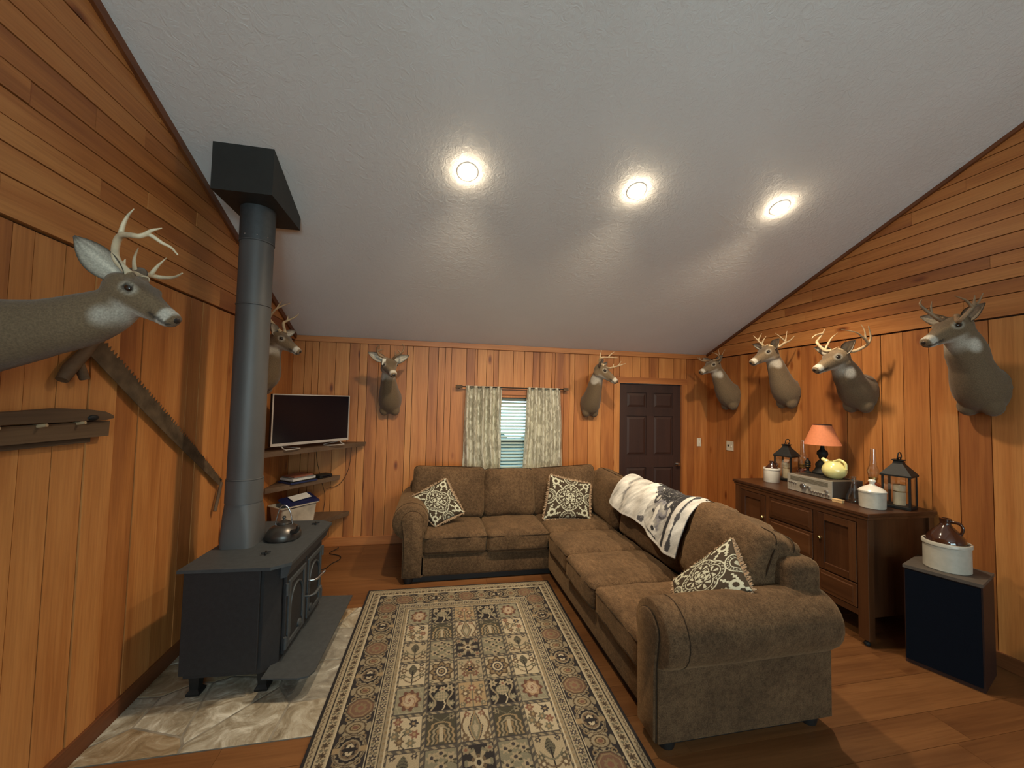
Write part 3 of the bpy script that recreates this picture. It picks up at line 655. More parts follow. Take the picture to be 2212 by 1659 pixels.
# ------------------------------------------------------------------ sectional sofa
def fabric(name, col, var=0.42):
    """chenille: short mottled pile, brushed lighter and darker in patches"""
    m, nt, b = new_mat(name); L = nt.links; tc = nd(nt, 'ShaderNodeTexCoord')
    def noise(sc, de, stretch=None, rough=0.5):
        src = tc.outputs['Object']
        if stretch: mp = nd(nt, 'ShaderNodeMapping'); mp.inputs['Scale'].default_value = stretch; L.new(src, mp.inputs[0]); src = mp.outputs[0]
        n = nd(nt, 'ShaderNodeTexNoise'); n.inputs['Scale'].default_value = sc; n.inputs['Detail'].default_value = de; n.inputs['Roughness'].default_value = rough; L.new(src, n.inputs['Vector']); return n
    n = noise(150, 4, (1, 1, 1), 0.7); n1 = noise(4.5, 4); n3 = noise(42, 3, (1.0, 0.5, 1.0))
    r = ramp(nt, [(0.34, tuple(c*(1-var) for c in col)), (0.66, tuple(c*(1+var) for c in col))]); L.new(n.outputs['Fac'], r.inputs[0])
    r1 = ramp(nt, [(0.35, (0.70, 0.70, 0.71)), (0.65, (1, 1, 1))]); L.new(n1.outputs['Fac'], r1.inputs[0])
    r3 = ramp(nt, [(0.35, (0.74, 0.73, 0.72)), (0.62, (1.08, 1.08, 1.08))]); L.new(n3.outputs['Fac'], r3.inputs[0])
    mx = mixc(nt, 'MULTIPLY', 1.0); L.new(r.outputs[0], mx.inputs[6]); L.new(r1.outputs[0], mx.inputs[7])
    mx2 = mixc(nt, 'MULTIPLY', 1.0); L.new(mx.outputs[2], mx2.inputs[6]); L.new(r3.outputs[0], mx2.inputs[7]); L.new(mx2.outputs[2], b.inputs['Base Color'])
    b.inputs['Roughness'].default_value = 0.9; b.inputs['Specular IOR Level'].default_value = 0.15; b.inputs['Sheen Weight'].default_value = 0.3; b.inputs['Sheen Roughness'].default_value = 0.4
    b.inputs['Sheen Tint'].default_value = (0.8, 0.52, 0.28, 1)
    bp = nd(nt, 'ShaderNodeBump'); bp.inputs['Strength'].default_value = 0.5; bp.inputs['Distance'].default_value = 0.004; L.new(n.outputs['Fac'], bp.inputs['Height'])
    bp2 = nd(nt, 'ShaderNodeBump'); bp2.inputs['Strength'].default_value = 0.35; bp2.inputs['Distance'].default_value = 0.012; L.new(n3.outputs['Fac'], bp2.inputs['Height']); L.new(bp.outputs[0], bp2.inputs['Normal']); L.new(bp2.outputs[0], b.inputs['Normal'])
    return m
M_SOFA = fabric('brown_chenille', (0.122, 0.072, 0.037))
M_PIPING = fabric('dark_piping', (0.035, 0.021, 0.012))
M_FOOT = plain('black_foot', (0.010, 0.008, 0.007), 0.6)

def soft_pts(half, r, crown=(0, 0, 0), cuts=9, wr=0.0, seed=0, droop=None):
    bm = bmesh.new(); bmesh.ops.create_cube(bm, size=2.0)
    bmesh.ops.subdivide_edges(bm, edges=bm.edges[:], cuts=cuts, use_grid_fill=True)
    rg = random.Random(seed); ph = [rg.uniform(0, 6.28) for _ in range(9)]
    half = Vector(half); vs = []
    for v in bm.verts:
        p = Vector([math.sin(c*math.pi/2) for c in v.co]); q = Vector([p[i]*half[i] for i in range(3)])
        inner = Vector([max(-(half[i]-r), min(half[i]-r, q[i])) for i in range(3)]); d = q-inner
        if d.length > 1e-9: q = inner+d.normalized()*r
        n = [q[i]/half[i] for i in range(3)]
        for i in range(3):
            j, k = (i+1) % 3, (i+2) % 3
            q[i] += math.copysign(1, n[i])*abs(n[i])**3*crown[i]*max(0, 1-n[j]**2)**0.7*max(0, 1-n[k]**2)**0.7
        if wr:
            w = sum(math.sin(q[0]*a+q[1]*b+q[2]*c+ph[i]) for i, (a, b, c) in enumerate(((21, 9, 13), (-15, 23, 17), (37, -29, 11), (9, 47, -39))))*wr/2
            q += (q.normalized())*w
        if droop: q = droop(q, n)
        vs.append(q)
    bm.verts.index_update(); fs = [[v.index for v in f.verts] for f in bm.faces]; bm.free()
    return vs, fs
def loop_rect(hx, hy, r, z, n=5):
    out = []
    for cx, cy, a0 in ((hx-r, hy-r, 0), (-hx+r, hy-r, 90), (-hx+r, -hy+r, 180), (hx-r, -hy+r, 270)):
        for k in range(n+1): a = math.radians(a0+90*k/n); out.append((cx+r*math.cos(a), cy+r*math.sin(a), z))
    return out

sofa = thing('sectional_sofa', (0.9, 4.2, 0), 'brown chenille L-shaped sectional sofa with rolled arms', 'sofa')
SB0 = 0.062                                           # underside of the upholstered base
# bases: along the back wall, and the long return on the right
G().box((-0.235, 3.815, SB0), (2.12, 4.80, 0.262), 0.018, 3).build('base', M_SOFA, sofa, smooth=50)
G().box((1.165, 1.815, SB0), (2.12, 3.82, 0.262), 0.018, 3).build('base', M_SOFA, sofa, smooth=50)
# dark recessed plinths
G().box((-0.20, 3.86, 0.0), (2.08, 4.76, SB0), 0.004).build('plinth', M_FOOT, sofa)
G().box((1.20, 1.86, 0.0), (2.08, 3.855, SB0), 0.004).build('plinth', M_FOOT, sofa)
# back frames
G().box((-0.235, 4.56, 0.24), (2.12, 4.80, 0.80), 0.06, 4).build('back_frame', M_SOFA, sofa, smooth=50)
G().box((1.95, 1.83, 0.24), (2.16, 4.72, 0.875), 0.055, 4).build('back_frame', M_SOFA, sofa, smooth=50)
for x, y in ((-0.185, 3.868), (1.21, 1.868), (2.075, 1.868)):
    G().lathe([(0.001, 0), (0.040, 0), (0.048, 0.03), (0.048, SB0+0.004), (0.001, SB0+0.004)], (x, y, 0), 14).build('foot', M_FOOT, sofa, smooth=40)
def arm(place, length, name='arm'):
    """roll arm; place(w, l, z) gives the world point: w outwards from the seat, l from front to back"""
    c, zc, r = 0.125, 0.562, 0.165
    prof = [(0.0, SB0), (0.0, 0.30), (0.0, 0.46)]
    for k in range(17):
        a = math.radians(190-k*(190+68)/16); prof.append((c+r*math.cos(a), zc+r*math.sin(a)))
    prof += [(0.19, 0.40), (0.19, 0.28), (0.19, SB0)]
    rings = []
    for l, q in ((0.0, 0.93), (0.006, 0.97), (0.025, 1.0), (0.10, 1.0), (0.11, 1.0), (length*0.35, 1.012), (length*0.7, 1.008), (length-0.06, 1.0), (length-0.02, 0.96), (length, 0.86)):
        rings.append([place(c+(w-c)*q if z > 0.4 else w, l, zc+(z-zc)*q if z > 0.40 else z) for w, z in prof])
    a = G().loft(rings).build(name, M_SOFA, sofa, smooth=60)
    # facing panel: tall rounded-top board on the front of the arm
    fp = []
    for k in range(15): t = math.radians(200-k*220/14); fp.append((0.105+0.098*math.cos(t), 0.575+0.098*math.sin(t)))
    fp += [(0.178, 0.40), (0.178, SB0), (0.018, SB0), (0.010, 0.40)]
    cx, cz = 0.1, 0.4
    rr = [[place(w, 0.01, z) for w, z in fp], [place(w, -0.010, z) for w, z in fp], [place(cx+(w-cx)*0.93, -0.017, cz+(z-cz)*0.975) for w, z in fp]]
    p = G().loft(rr).build('arm_panel', M_SOFA, a, smooth=50)
    G().tube([place(w, -0.004, z) for w, z in fp], 0.0045, 6, closed=True).build('piping', M_PIPING, a, smooth=60)
    ring = [place(c+(w-c)*1.0, 0.105, zc+(z-zc)*1.0) for w, z in prof[2:20]]
    G().tube(ring, 0.0035, 6).build('seam', M_PIPING, a, smooth=60)
arm(lambda w, l, z: Vector((-0.055-w, 3.815+l, z)), 0.96)
arm(lambda w, l, z: Vector((1.125+l, 1.99-w, z)), 1.035)

def seat(x0, x1, y0, y1, seed, front):
    """seat cushion; front: 'y' faces -y, 'x' faces -x"""
    c = Vector(((x0+x1)/2, (y0+y1)/2, 0.355)); h = ((x1-x0)/2-0.002, (y1-y0)/2-0.002, 0.098)
    vs, fs = soft_pts(h, 0.042, (0.006, 0.006, 0.022), 12, 0.004, seed)
    o = G().add([p+c for p in vs], fs).build('seat_cushion', M_SOFA, sofa, smooth=80)
    for z in (0.062, -0.066):
        lp = [Vector(p)+c for p in loop_rect(h[0]+0.0015, h[1]+0.0015, 0.042, z)]
        G().tube(lp, 0.0042, 6, closed=True).build('piping', M_PIPING, o, smooth=60)
seat(-0.055, 0.548, 3.795, 4.42, 1, 'y'); seat(0.548, 1.165, 3.775, 4.42, 2, 'y')
seat(1.165, 1.90, 3.765, 4.45, 3, 'y')
seat(1.145, 1.86, 3.20, 3.76, 4, 'x'); seat(1.125, 1.86, 2.62, 3.20, 5, 'x'); seat(1.135, 1.86, 1.995, 2.62, 6, 'x')

def backc(c, half, rz, tilt, seed, crown=0.05, wr=0.006, roll=0.0, sag=0.0):
    """back cushion: local x = width, y = thickness (front is -y), z = height"""
    M = Matrix.Translation(c) @ Matrix.Rotation(rz, 4, 'Z') @ Matrix.Rotation(tilt, 4, 'X') @ Matrix.Rotation(roll, 4, 'Y')
    def dr(q, n):
        q[2] -= sag*(1-n[0]**2)*(n[2] > 0)*n[2]; return q
    vs, fs = soft_pts(half, min(half)*0.55, (0.01, crown, 0.012), 12, wr, seed, dr)
    o = G().add([M @ p for p in vs], fs).build('back_cushion', M_SOFA, sofa, smooth=80)
    for yy in (0.045, -0.045):
        n = 5; lp = []
        for px, py, pz in loop_rect(half[0]+0.004, half[2]+0.002, 0.06, 0): lp.append(M @ Vector((px, yy*half[1]/0.1, py - (sag*(1-(px/half[0])**2) if py > 0 else 0))))
        G().tube(lp, 0.0038, 6, closed=True).build('piping', M_PIPING, o, smooth=60)
backc((0.195, 4.44, 0.705), (0.385, 0.115, 0.275), 0, math.radians(-13), 11, 0.05, 0.005, math.radians(2.0), 0.02)
backc((0.865, 4.44, 0.685), (0.285, 0.12, 0.262), 0, math.radians(-13), 12, 0.05, 0.006, 0, 0.012)
backc((1.52, 4.46, 0.70), (0.39, 0.115, 0.265), math.radians(-4), math.radians(-12), 13, 0.045, 0.005, math.radians(-3.5), 0.02)
backc((1.98, 4.08, 0.69), (0.36, 0.11, 0.255), math.radians(-90), math.radians(-12), 14, 0.04, 0.005, math.radians(2), 0.015)
backc((1.985, 3.17, 0.675), (0.52, 0.10, 0.25), math.radians(-90), math.radians(-12), 15, 0.045, 0.006, 0, 0.0)
backc((1.965, 2.30, 0.725), (0.36, 0.13, 0.275), math.radians(-95), math.radians(-18), 16, 0.055, 0.014, math.radians(3), 0.0)

# ------------------------------------------------------------------ throw pillows
PD, PC = np.array((0.050, 0.034, 0.020)), np.array((0.50, 0.49, 0.37))
def pillow_print(n):
    u, v = np.meshgrid(np.linspace(-1, 1, n), np.linspace(-1, 1, n), indexing='ij'); img = np.zeros((n, n, 3)); img[:] = PD
    def put(m, c=PC): img[m] = c
    q = np.minimum(np.minimum(np.hypot(u-0.27, v), np.hypot(u+0.27, v)), np.minimum(np.hypot(u, v-0.27), np.hypot(u, v+0.27)))
    put(np.abs(q-0.40) < 0.020); put(np.abs(q-0.27) < 0.014); th = np.arctan2(v, u); r = np.hypot(u, v)
    put((np.abs(q-0.335) < 0.022) & (np.sin(th*28+r*20) > 0.2), PC*0.8)
    for k in range(4):
        a = k*math.pi/2; cu, cv = 0.27*math.cos(a), 0.27*math.sin(a); t2 = np.arctan2(v-cv, u-cu); r2 = np.hypot(u-cu, v-cv)
        put((r2 < 0.21) & (r2 > 0.05) & (np.cos(5*(t2-a)) > 0.25) & (q < 0.24), PC*0.95)
        a = a+math.pi/4; put(np.abs(np.hypot(u-0.2*math.cos(a), v-0.2*math.sin(a))-0.075) < 0.014)
    put(np.abs(r-0.10) < 0.014); put(r < 0.05)
    for su in (-1, 1):
        for sv in (-1, 1):
            x, y = u-su*0.74, v-sv*0.74; rr = np.hypot(x, y); t2 = np.arctan2(y, x)
            put((rr < 0.175*(0.88+0.16*np.abs(np.cos(4*t2)))) & (rr > 0.085))
            for cu, cv, ang in ((0.47, 0.80, 0.35), (0.80, 0.47, 1.22), (0.93, 0.93, 0.78), (0.52, 0.52, 0.78)):
                x, y = u-su*cu, v-sv*cv; ang2 = math.atan2(math.sin(ang)*sv, math.cos(ang)*su); p = x*math.cos(ang2)+y*math.sin(ang2); w = -x*math.sin(ang2)+y*math.cos(ang2)
                L = 0.13; put((np.abs(p) < L) & (np.abs(w) < (0.055*(0.75+0.4*np.cos(p*60)))*np.sqrt(np.clip(1-(p/L)**2, 0, 1))))
    for cu, cv in ((1, 0), (-1, 0), (0, 1), (0, -1)):
        rr = np.hypot(u-cu, v-cv); put(np.abs(rr-0.33) < 0.02); put(np.abs(rr-0.20) < 0.014); t2 = np.arctan2(v-cv, u-cu); put((np.abs(rr-0.265) < 0.022) & (np.sin(t2*22) > 0.25), PC*0.8); put(rr < 0.09, PC*0.8)
    return img
M_PILLOW = painted('jacquard_weave', 0.85, 0.35, 500, 0.2, 300)
M_FRINGE = plain('tan_fringe', (0.36, 0.245, 0.15), 0.9, 0, 0.3, 120)
PIMG = pillow_print(150)
def pillow(TL, TR, BRc, BL, thick, label, group):
    n = 150; TL, TR, BRc, BL = [np.array(p, float) for p in (TL, TR, BRc, BL)]
    c = (TL+TR+BRc+BL)/4; u, v = np.meshgrid(np.linspace(-1, 1, n), np.linspace(-1, 1, n), indexing='ij')
    def quad(a, b): a, b = (a[..., None]+1)/2, (b[..., None]+1)/2; return (BL*(1-a)*(1-b)+BRc*a*(1-b)+TR*a*b+TL*(1-a)*b)-c
    N = np.cross((TR+BRc-TL-BL), (TL+TR-BL-BRc)); N /= np.linalg.norm(N)
    pin = 1-0.06*(1-v**2); pin2 = 1-0.06*(1-u**2)
    P = quad(u*pin, v*pin2); h = np.clip((1-u**2)*(1-v**2), 0, 1)**0.42
    front = P+N*(thick*0.5*h+0.004)[..., None]; back = P-N*(thick*0.5*h+0.004)[..., None]
    t = thing('throw_pillow', tuple(c), label, 'pillow', group)
    o = np_mesh('cover_front', front.reshape(-1, 3), np_grid_faces(n, n), PIMG, M_PILLOW); o.parent = t
    s = slice(None, None, 5); b = back[s, s]; b2 = np.concatenate([b, back[-1:, s]], 0) if b.shape[0]*5-5 != n-1 else b
    m = b.shape[0]; uu = np.linspace(-1, 1, 31)[:, None]*np.ones((1, 31)); vv = uu.T
    P2 = quad(uu*(1-0.06*(1-vv**2)), vv*(1-0.06*(1-uu**2)))-N*(thick*0.5*np.clip((1-uu**2)*(1-vv**2), 0, 1)**0.42+0.004)[..., None]
    C2 = np.zeros((31, 31, 3)); C2[:] = PD*1.3
    o = np_mesh('cover_back', P2.reshape(-1, 3), np_grid_faces(31, 31)[:, ::-1], C2, M_PILLOW); o.parent = t
    # fringe: short twisted strands along the four seams
    g = G(); rg = random.Random(3)
    for e in range(4):
        for k in range(62):
            a = -1+2*(k+0.5)/62; uv = [(a, -1), (1, a), (-a, 1), (-1, -a)][e]; out = [(0, -1), (1, 0), (0, 1), (-1, 0)][e]
            p = quad(np.array([uv[0]*(1-0.06*(1-uv[1]**2))]), np.array([uv[1]*(1-0.06*(1-uv[0]**2))]))[0]
            q = quad(np.array([uv[0]+out[0]*0.055+rg.uniform(-0.03, 0.03)]), np.array([uv[1]+out[1]*0.055+rg.uniform(-0.03, 0.03)]))[0]
            q = q+N*rg.uniform(-0.008, 0.008); mid = (p+q)/2+N*rg.uniform(-0.006, 0.006)
            g.tube([p, mid, q], [0.0036, 0.0042, 0.0024], 5)
    g.build('fringe', M_FRINGE, t, local=True, smooth=60)
PG = 'patterned throw pillows on the sofa'
pillow((-0.245, 4.16, 0.70), (0.150, 4.27, 0.885), (0.340, 4.07, 0.575), (0.05, 3.98, 0.475), 0.13, 'damask throw pillow tilted on one corner beside the rolled arm at the flue side', PG)
pillow((1.312, 4.27, 0.905), (1.785, 4.25, 0.80), (1.70, 4.05, 0.465), (1.185, 4.08, 0.475), 0.12, 'damask throw pillow propped upright in the corner of the sofa', PG)
pillow((1.50, 2.245, 0.625), (1.79, 2.09, 0.925), (1.71, 1.845, 0.735), (1.36, 2.03, 0.50), 0.10, 'fringed damask throw pillow slumped against the nearest rolled arm', PG)

# ------------------------------------------------------------------ fleece throw over the sofa back
def blanket():
    ny, ns = 250, 190
    prof = catmull([(2.195, 0, 0.50), (2.190, 0, 0.70), (2.175, 0, 0.86), (2.09, 0, 0.965), (1.975, 0, 0.985), (1.865, 0, 0.915), (1.795, 0, 0.79), (1.755, 0, 0.66), (1.735, 0, 0.57)], 14)
    pl = [0]
    for p, q in zip(prof[:-1], prof[1:]): pl.append(pl[-1]+(Vector(q)-Vector(p)).length)
    tot = pl[-1]; arr = np.array([tuple(p) for p in prof]); pl = np.array(pl)
    a, b = np.meshgrid(np.linspace(0, 1, ny), np.linspace(0, 1, ns), indexing='ij')
    end = 0.86+0.095*np.clip((a-0.15)/0.85, 0, 1)+0.02*np.sin(a*9)          # the hem hangs lower towards the near end
    L = (0.10+b*(end-0.10))*tot
    x = np.interp(L, pl, arr[:, 0]); z = np.interp(L, pl, arr[:, 2])
    tx = np.gradient(x, axis=1); tz = np.gradient(z, axis=1); nn = np.hypot(tx, tz)+1e-9; nx, nz = tz/nn, -tx/nn
    nx, nz = -nx*np.sign(nz+1e-9)*np.sign(nz), np.abs(nz)
    nx = np.where(x < 2.0, -np.abs(tz/nn), np.abs(tz/nn))
    off = 0.012+0.007*np.sin(a*31+np.sin(b*5)*1.4)*np.clip(b*2-0.3, 0, 1)+0.006*np.sin(a*13+b*4)+0.02*np.exp(-((a-0.93)/0.05)**2)
    y = 3.73-a*(1.10+0.05*b)+0.015*np.sin(b*7)
    X, Z = x+nx*off, z+nz*off
    # the print: pale fur, a dark ruff and sky, a resting grey wolf-like head, light hems
    rg = np.random.default_rng(4)
    def vnoise(p, q, fp, fq):
        out = np.zeros_like(p); amp = 1.0
        for k in range(3):
            T = rg.uniform(-1, 1, (64, 64)); x, y = p*fp*2**k, q*fq*2**k; i0, j0 = np.floor(x).astype(int), np.floor(y).astype(int)
            fx, fy = x-i0, y-j0; fx, fy = fx*fx*(3-2*fx), fy*fy*(3-2*fy); g_ = lambda i, j: T[i % 64, j % 64]
            out += amp*((g_(i0, j0)*(1-fx)+g_(i0+1, j0)*fx)*(1-fy)+(g_(i0, j0+1)*(1-fx)+g_(i0+1, j0+1)*fx)*fy); amp *= 0.6
        return out
    c = (b-0.50)/0.50                                   # 0 on the ridge of the sofa back, 1 at the front hem
    n1, n2, n3 = vnoise(a+0.25*c, c, 26, 5), vnoise(a, c, 9, 7), vnoise(a+0.5*c, c, 40, 9)
    val = 0.60+0.16*n1+0.05*n2
    streak = np.abs(((a*4.2-0.5*c+0.10*n2) % 1)-0.5); val -= 0.34*np.clip(0.16-streak, 0, 1)/0.16*(a < 0.40)
    edge = 0.44+0.10*n2; dark = (a > 0.43+0.05*n1) & (a < 0.9) & (c < edge-0.35*(a-0.62)); val = np.where(dark, 0.035+0.03*n1+0.30*(np.abs(n3) < 0.05), val)
    def el(ca, cb, ra, rb, rot=0.0):
        p, q = (a-ca)/ra, (c-cb)/rb; co, si = math.cos(rot), math.sin(rot); return np.hypot(p*co+q*si, -p*si+q*co)
    ruff = el(0.47, 0.55, 0.13, 0.42, 0.15); val = np.where(ruff < 1+0.25*n1, 0.64+0.16*n1, val)
    val = np.where((np.abs(ruff-1) < 0.10+0.12*n3) & (a > 0.5), 0.10, val)
    head = el(0.70, 0.66, 0.145, 0.36, -0.2); val = np.where(head < 1+0.15*n1, 0.30+0.20*n1+0.12*n2, val)
    for ca, cb in ((0.615, 0.34), (0.765, 0.30)):
        e = el(ca, cb, 0.034, 0.13, 0.3); val = np.where(e < 1+0.3*n1, 0.05, val); val = np.where(e < 0.45+0.3*n1, 0.42, val)
    val = np.where(el(0.69, 0.60, 0.022, 0.17, -0.2) < 1+0.3*n1, 0.62, val)
    for ca in (0.645, 0.755): val = np.where(el(ca, 0.60, 0.022, 0.026, 0.3) < 1+0.3*n1, 0.05, val)
    val = np.where(el(0.715, 0.86, 0.055, 0.10) < 1+0.25*n1, 0.60+0.15*n3, val); val = np.where(el(0.72, 0.83, 0.022, 0.035) < 1, 0.03, val); val = np.where((np.abs(c-0.915-0.4*np.abs(a-0.72)) < 0.012) & (np.abs(a-0.72) < 0.06), 0.05, val)
    val = np.where((np.abs(a-0.855) < 0.022+0.006*n1), 0.035, val); val = np.where(a > 0.878, 0.58+0.14*n1, val); val = np.where((np.abs(a-0.938) < 0.012+0.008*n2), 0.06, val)
    val = np.where((a < 0.035) | (b > 0.975), 0.66+0.08*n1, val)
    val = np.clip(val, 0.02, 0.85); C = np.stack([val*1.0, val*0.97, val*(0.90+0.16*(val < 0.25))], -1)
    V = np.stack([X, y, Z], -1).reshape(-1, 3); base = np.array((2.0, 3.18, 0.9))
    V2 = np.stack([X-nx*0.008, y, Z-nz*0.008], -1).reshape(-1, 3)
    F = np_grid_faces(ny, ns); N = ny*ns
    rim = [i*ns for i in range(ny)]+[(ny-1)*ns+j for j in range(1, ns)]+[i*ns+ns-1 for i in range(ny-2, -1, -1)]+[j for j in range(ns-2, 0, -1)]
    R = np.array([(rim[k], rim[(k+1) % len(rim)], rim[(k+1) % len(rim)]+N, rim[k]+N) for k in range(len(rim))])
    o = np_mesh('throw_blanket', np.concatenate([V, V2])-base, np.concatenate([F, F[:, ::-1]+N, R]), np.concatenate([C.reshape(-1, 3), np.full((N, 3), 0.5)]), painted('fleece', 0.95, 0.5, 260, 0.2, 160))
    o.location = base
    tag(o, 'grey and white fleece throw printed with a wild animal, draped over the sofa back', 'blanket')
blanket()

# ------------------------------------------------------------------ wood stove and flue
stove = thing('wood_stove', (-1.085, 2.985, HZ), 'black steel wood stove with double doors and a front ash shelf', 'stove', rz=math.radians(-3))
ST = 0.728                                            # top plate, above the hearth
body = [(-0.24, -0.40), (0.165, -0.40), (0.235, -0.33), (0.235, 0.33), (0.165, 0.40), (-0.24, 0.40)]
G().prism(body, 'z', 0.105, ST-0.016).build('body', M_IRON_D, stove, local=True)
plate = [(-0.272, -0.45), (0.215, -0.45), (0.305, -0.385), (0.305, 0.385), (0.215, 0.45), (-0.272, 0.45)]
top = G().prism(plate, 'z', ST-0.018, ST).build('top_plate', M_IRON, stove, local=True)
G().box((-0.255, -0.418, 0.13), (0.150, -0.402, ST-0.03), 0.003).build('heat_shield', M_IRON_D, stove, local=True)
G().box((-0.255, 0.402, 0.13), (0.150, 0.418, ST-0.03), 0.003).build('heat_shield', M_IRON_D, stove, local=True)
# slanted hood under the front of the plate
g = G(); g.loft([[(0.236, y, ST-0.019), (0.298, y, ST-0.019), (0.272, y, ST-0.095), (0.236, y, ST-0.105)] for y in (-0.36, 0.36)]); g.build('front_hood', M_IRON, stove, local=True)
for s in (-1, 1):
    y0, y1 = (s*0.005, s*0.315); lo, hi = min(y0, y1), max(y0, y1)
    d = G().box((0.235, lo, 0.15), (0.258, hi, 0.615), 0.006).build('door', M_IRON_D, stove, local=True)
    for a, b, c, e in ((lo+0.02, lo+0.05, 0.18, 0.585), (hi-0.05, hi-0.02, 0.18, 0.585), (lo+0.05, hi-0.05, 0.18, 0.21), (lo+0.05, hi-0.05, 0.555, 0.585)):
        G().box((0.256, a, c), (0.268, b, e), 0.003).build('door_rib', M_IRON, d, local=True)
    arc = [(0.262, (lo+hi)/2+0.10*math.cos(t), 0.40+0.12*math.sin(t)) for t in [math.pi*k/12 for k in range(13)]]
    G().tube([(0.262, arc[0][1], 0.25)]+arc+[(0.262, arc[-1][1], 0.25)], 0.007, 6).build('arch_moulding', M_IRON, d, local=True, smooth=60)
    for z in (0.22, 0.54): G().lathe([(0.001, z-0.035), (0.011, z-0.035), (0.011, z+0.035), (0.001, z+0.035)], (0.262, s*0.318, 0), 10).build('hinge', M_IRON, d, local=True, smooth=40)
    G().lathe([(0.001, 0.256), (0.026, 0.258), (0.026, 0.268), (0.012, 0.274), (0.001, 0.276)], (0, s*0.10, 0.225), 12, 'x').build('draft_knob', M_IRON, d, local=True, smooth=40)
G().tube([(0.262, 0.03, 0.44), (0.30, 0.03, 0.44), (0.315, 0.05, 0.44), (0.33, 0.16, 0.445)], [0.006, 0.006, 0.010, 0.011], 8).build('latch_handle', M_STEEL, stove, local=True, smooth=60)
G().tube([(0.262, -0.03, 0.36), (0.30, -0.03, 0.36), (0.32, 0.0, 0.36), (0.325, 0.10, 0.365)], [0.006, 0.006, 0.010, 0.011], 8).build('latch_handle', M_IRON, stove, local=True, smooth=60)
sh = [(0.20, -0.47), (0.40, -0.49), (0.455, -0.475), (0.475, -0.43), (0.465, 0.46), (0.22, 0.47)]
G().prism(sh, 'z', 0.112, 0.122).build('ash_shelf', M_IRON, stove, local=True)
for x, y in ((-0.19, -0.36), (0.17, -0.36), (-0.19, 0.36), (0.17, 0.36)):
    G().loft([[(x+a*q, y+b*q, z) for a, b in ((-1, -1), (1, -1), (1, 1), (-1, 1))] for q, z in ((0.034, 0), (0.036, 0.012), (0.022, 0.03), (0.028, 0.106))]).build('leg', M_BLACK, stove, local=True)
for x, y in ((0.10, -0.245), (0.20, 0.34)):
    g = G().lathe([(0.001, ST), (0.008, ST), (0.008, ST+0.012), (0.001, ST+0.012)], (x, y, 0), 8)
    for a in (0.5, 2.0): g.box((-0.026, -0.005, ST+0.008), (0.026, 0.005, ST+0.016), 0.002, mat=Matrix.Translation((x, y, 0)) @ Matrix.Rotation(a, 4, 'Z'))
    g.build('wing_screw', M_BLACK, stove, local=True)

PX, PY = -1.228, 2.955
flue = thing('stove_flue', (PX, PY, HZ+ST), 'tall grey flue pipe rising from the stove to a ceiling box', 'flue pipe')
def rrect(hx, hy, ch, z, q=0.0):
    out = []
    for k in range(32):
        a = 2*math.pi*(k+0.5)/32; c, s = superpt(a, 5.0); rc = (0.104*math.cos(a), 0.104*math.sin(a))
        out.append((PX+(hx*c)*(1-q)+rc[0]*q, PY+0.02+(hy*s)*(1-q)+rc[1]*q-0.02*q, z))
    return out
z0 = HZ+ST
G().loft([rrect(0.104, 0.130, 0, z0+0.0005), rrect(0.104, 0.130, 0, z0+0.012), rrect(0.105, 0.130, 0, z0+0.05), rrect(0.108, 0.125, 0, z0+0.20, 0.45), rrect(0.109, 0.115, 0, z0+0.28, 0.9), rrect(0.11, 0.11, 0, z0+0.29, 1.0)]).build('boot', M_PIPE, flue, smooth=45)
def pipe(zs, r, name, m=M_PIPE):
    G().lathe([(r, zs[0]), (r, zs[1])], (PX, PY, 0), 40).build(name, m, flue, smooth=50)
pipe((z0+0.28, 1.165), 0.109, 'elbow_collar'); pipe((1.16, 1.72), 0.1035, 'pipe_section'); pipe((1.715, 2.33), 0.1025, 'pipe_section')
pipe((2.325, 2.77), 0.1015, 'pipe_section'); pipe((2.765, 3.06), 0.1055, 'pipe_sleeve', M_IRON)
for z in (1.17, 2.335, 2.77): G().lathe([(0.104, z-0.004), (0.1068, z-0.002), (0.1068, z+0.002), (0.104, z+0.004)], (PX, PY, 0), 40).build('crimp', M_PIPE, flue, smooth=50)
for a in (-1.2, -1.9, -0.6):
    G().ball((PX+0.106*math.cos(a), PY+0.106*math.sin(a), 2.80), 0.004, 8, 5).build('screw', M_STEEL, flue, smooth=60)
bx0, bx1, by0, by1, bz = PX-0.172, PX+0.178, 2.70, 3.235, 3.005
g = G(); 
ringo = [(bx0, by0), (bx1, by0), (bx1, by1), (bx0, by1)]
g.loft([[(x, y, bz) for x, y in ringo], [(x, y, roof_z(y)-0.001) for x, y in ringo]]).build('ceiling_box', plain('black_box', (0.021, 0.022, 0.020), 0.55, 0.1, 0.12), flue)

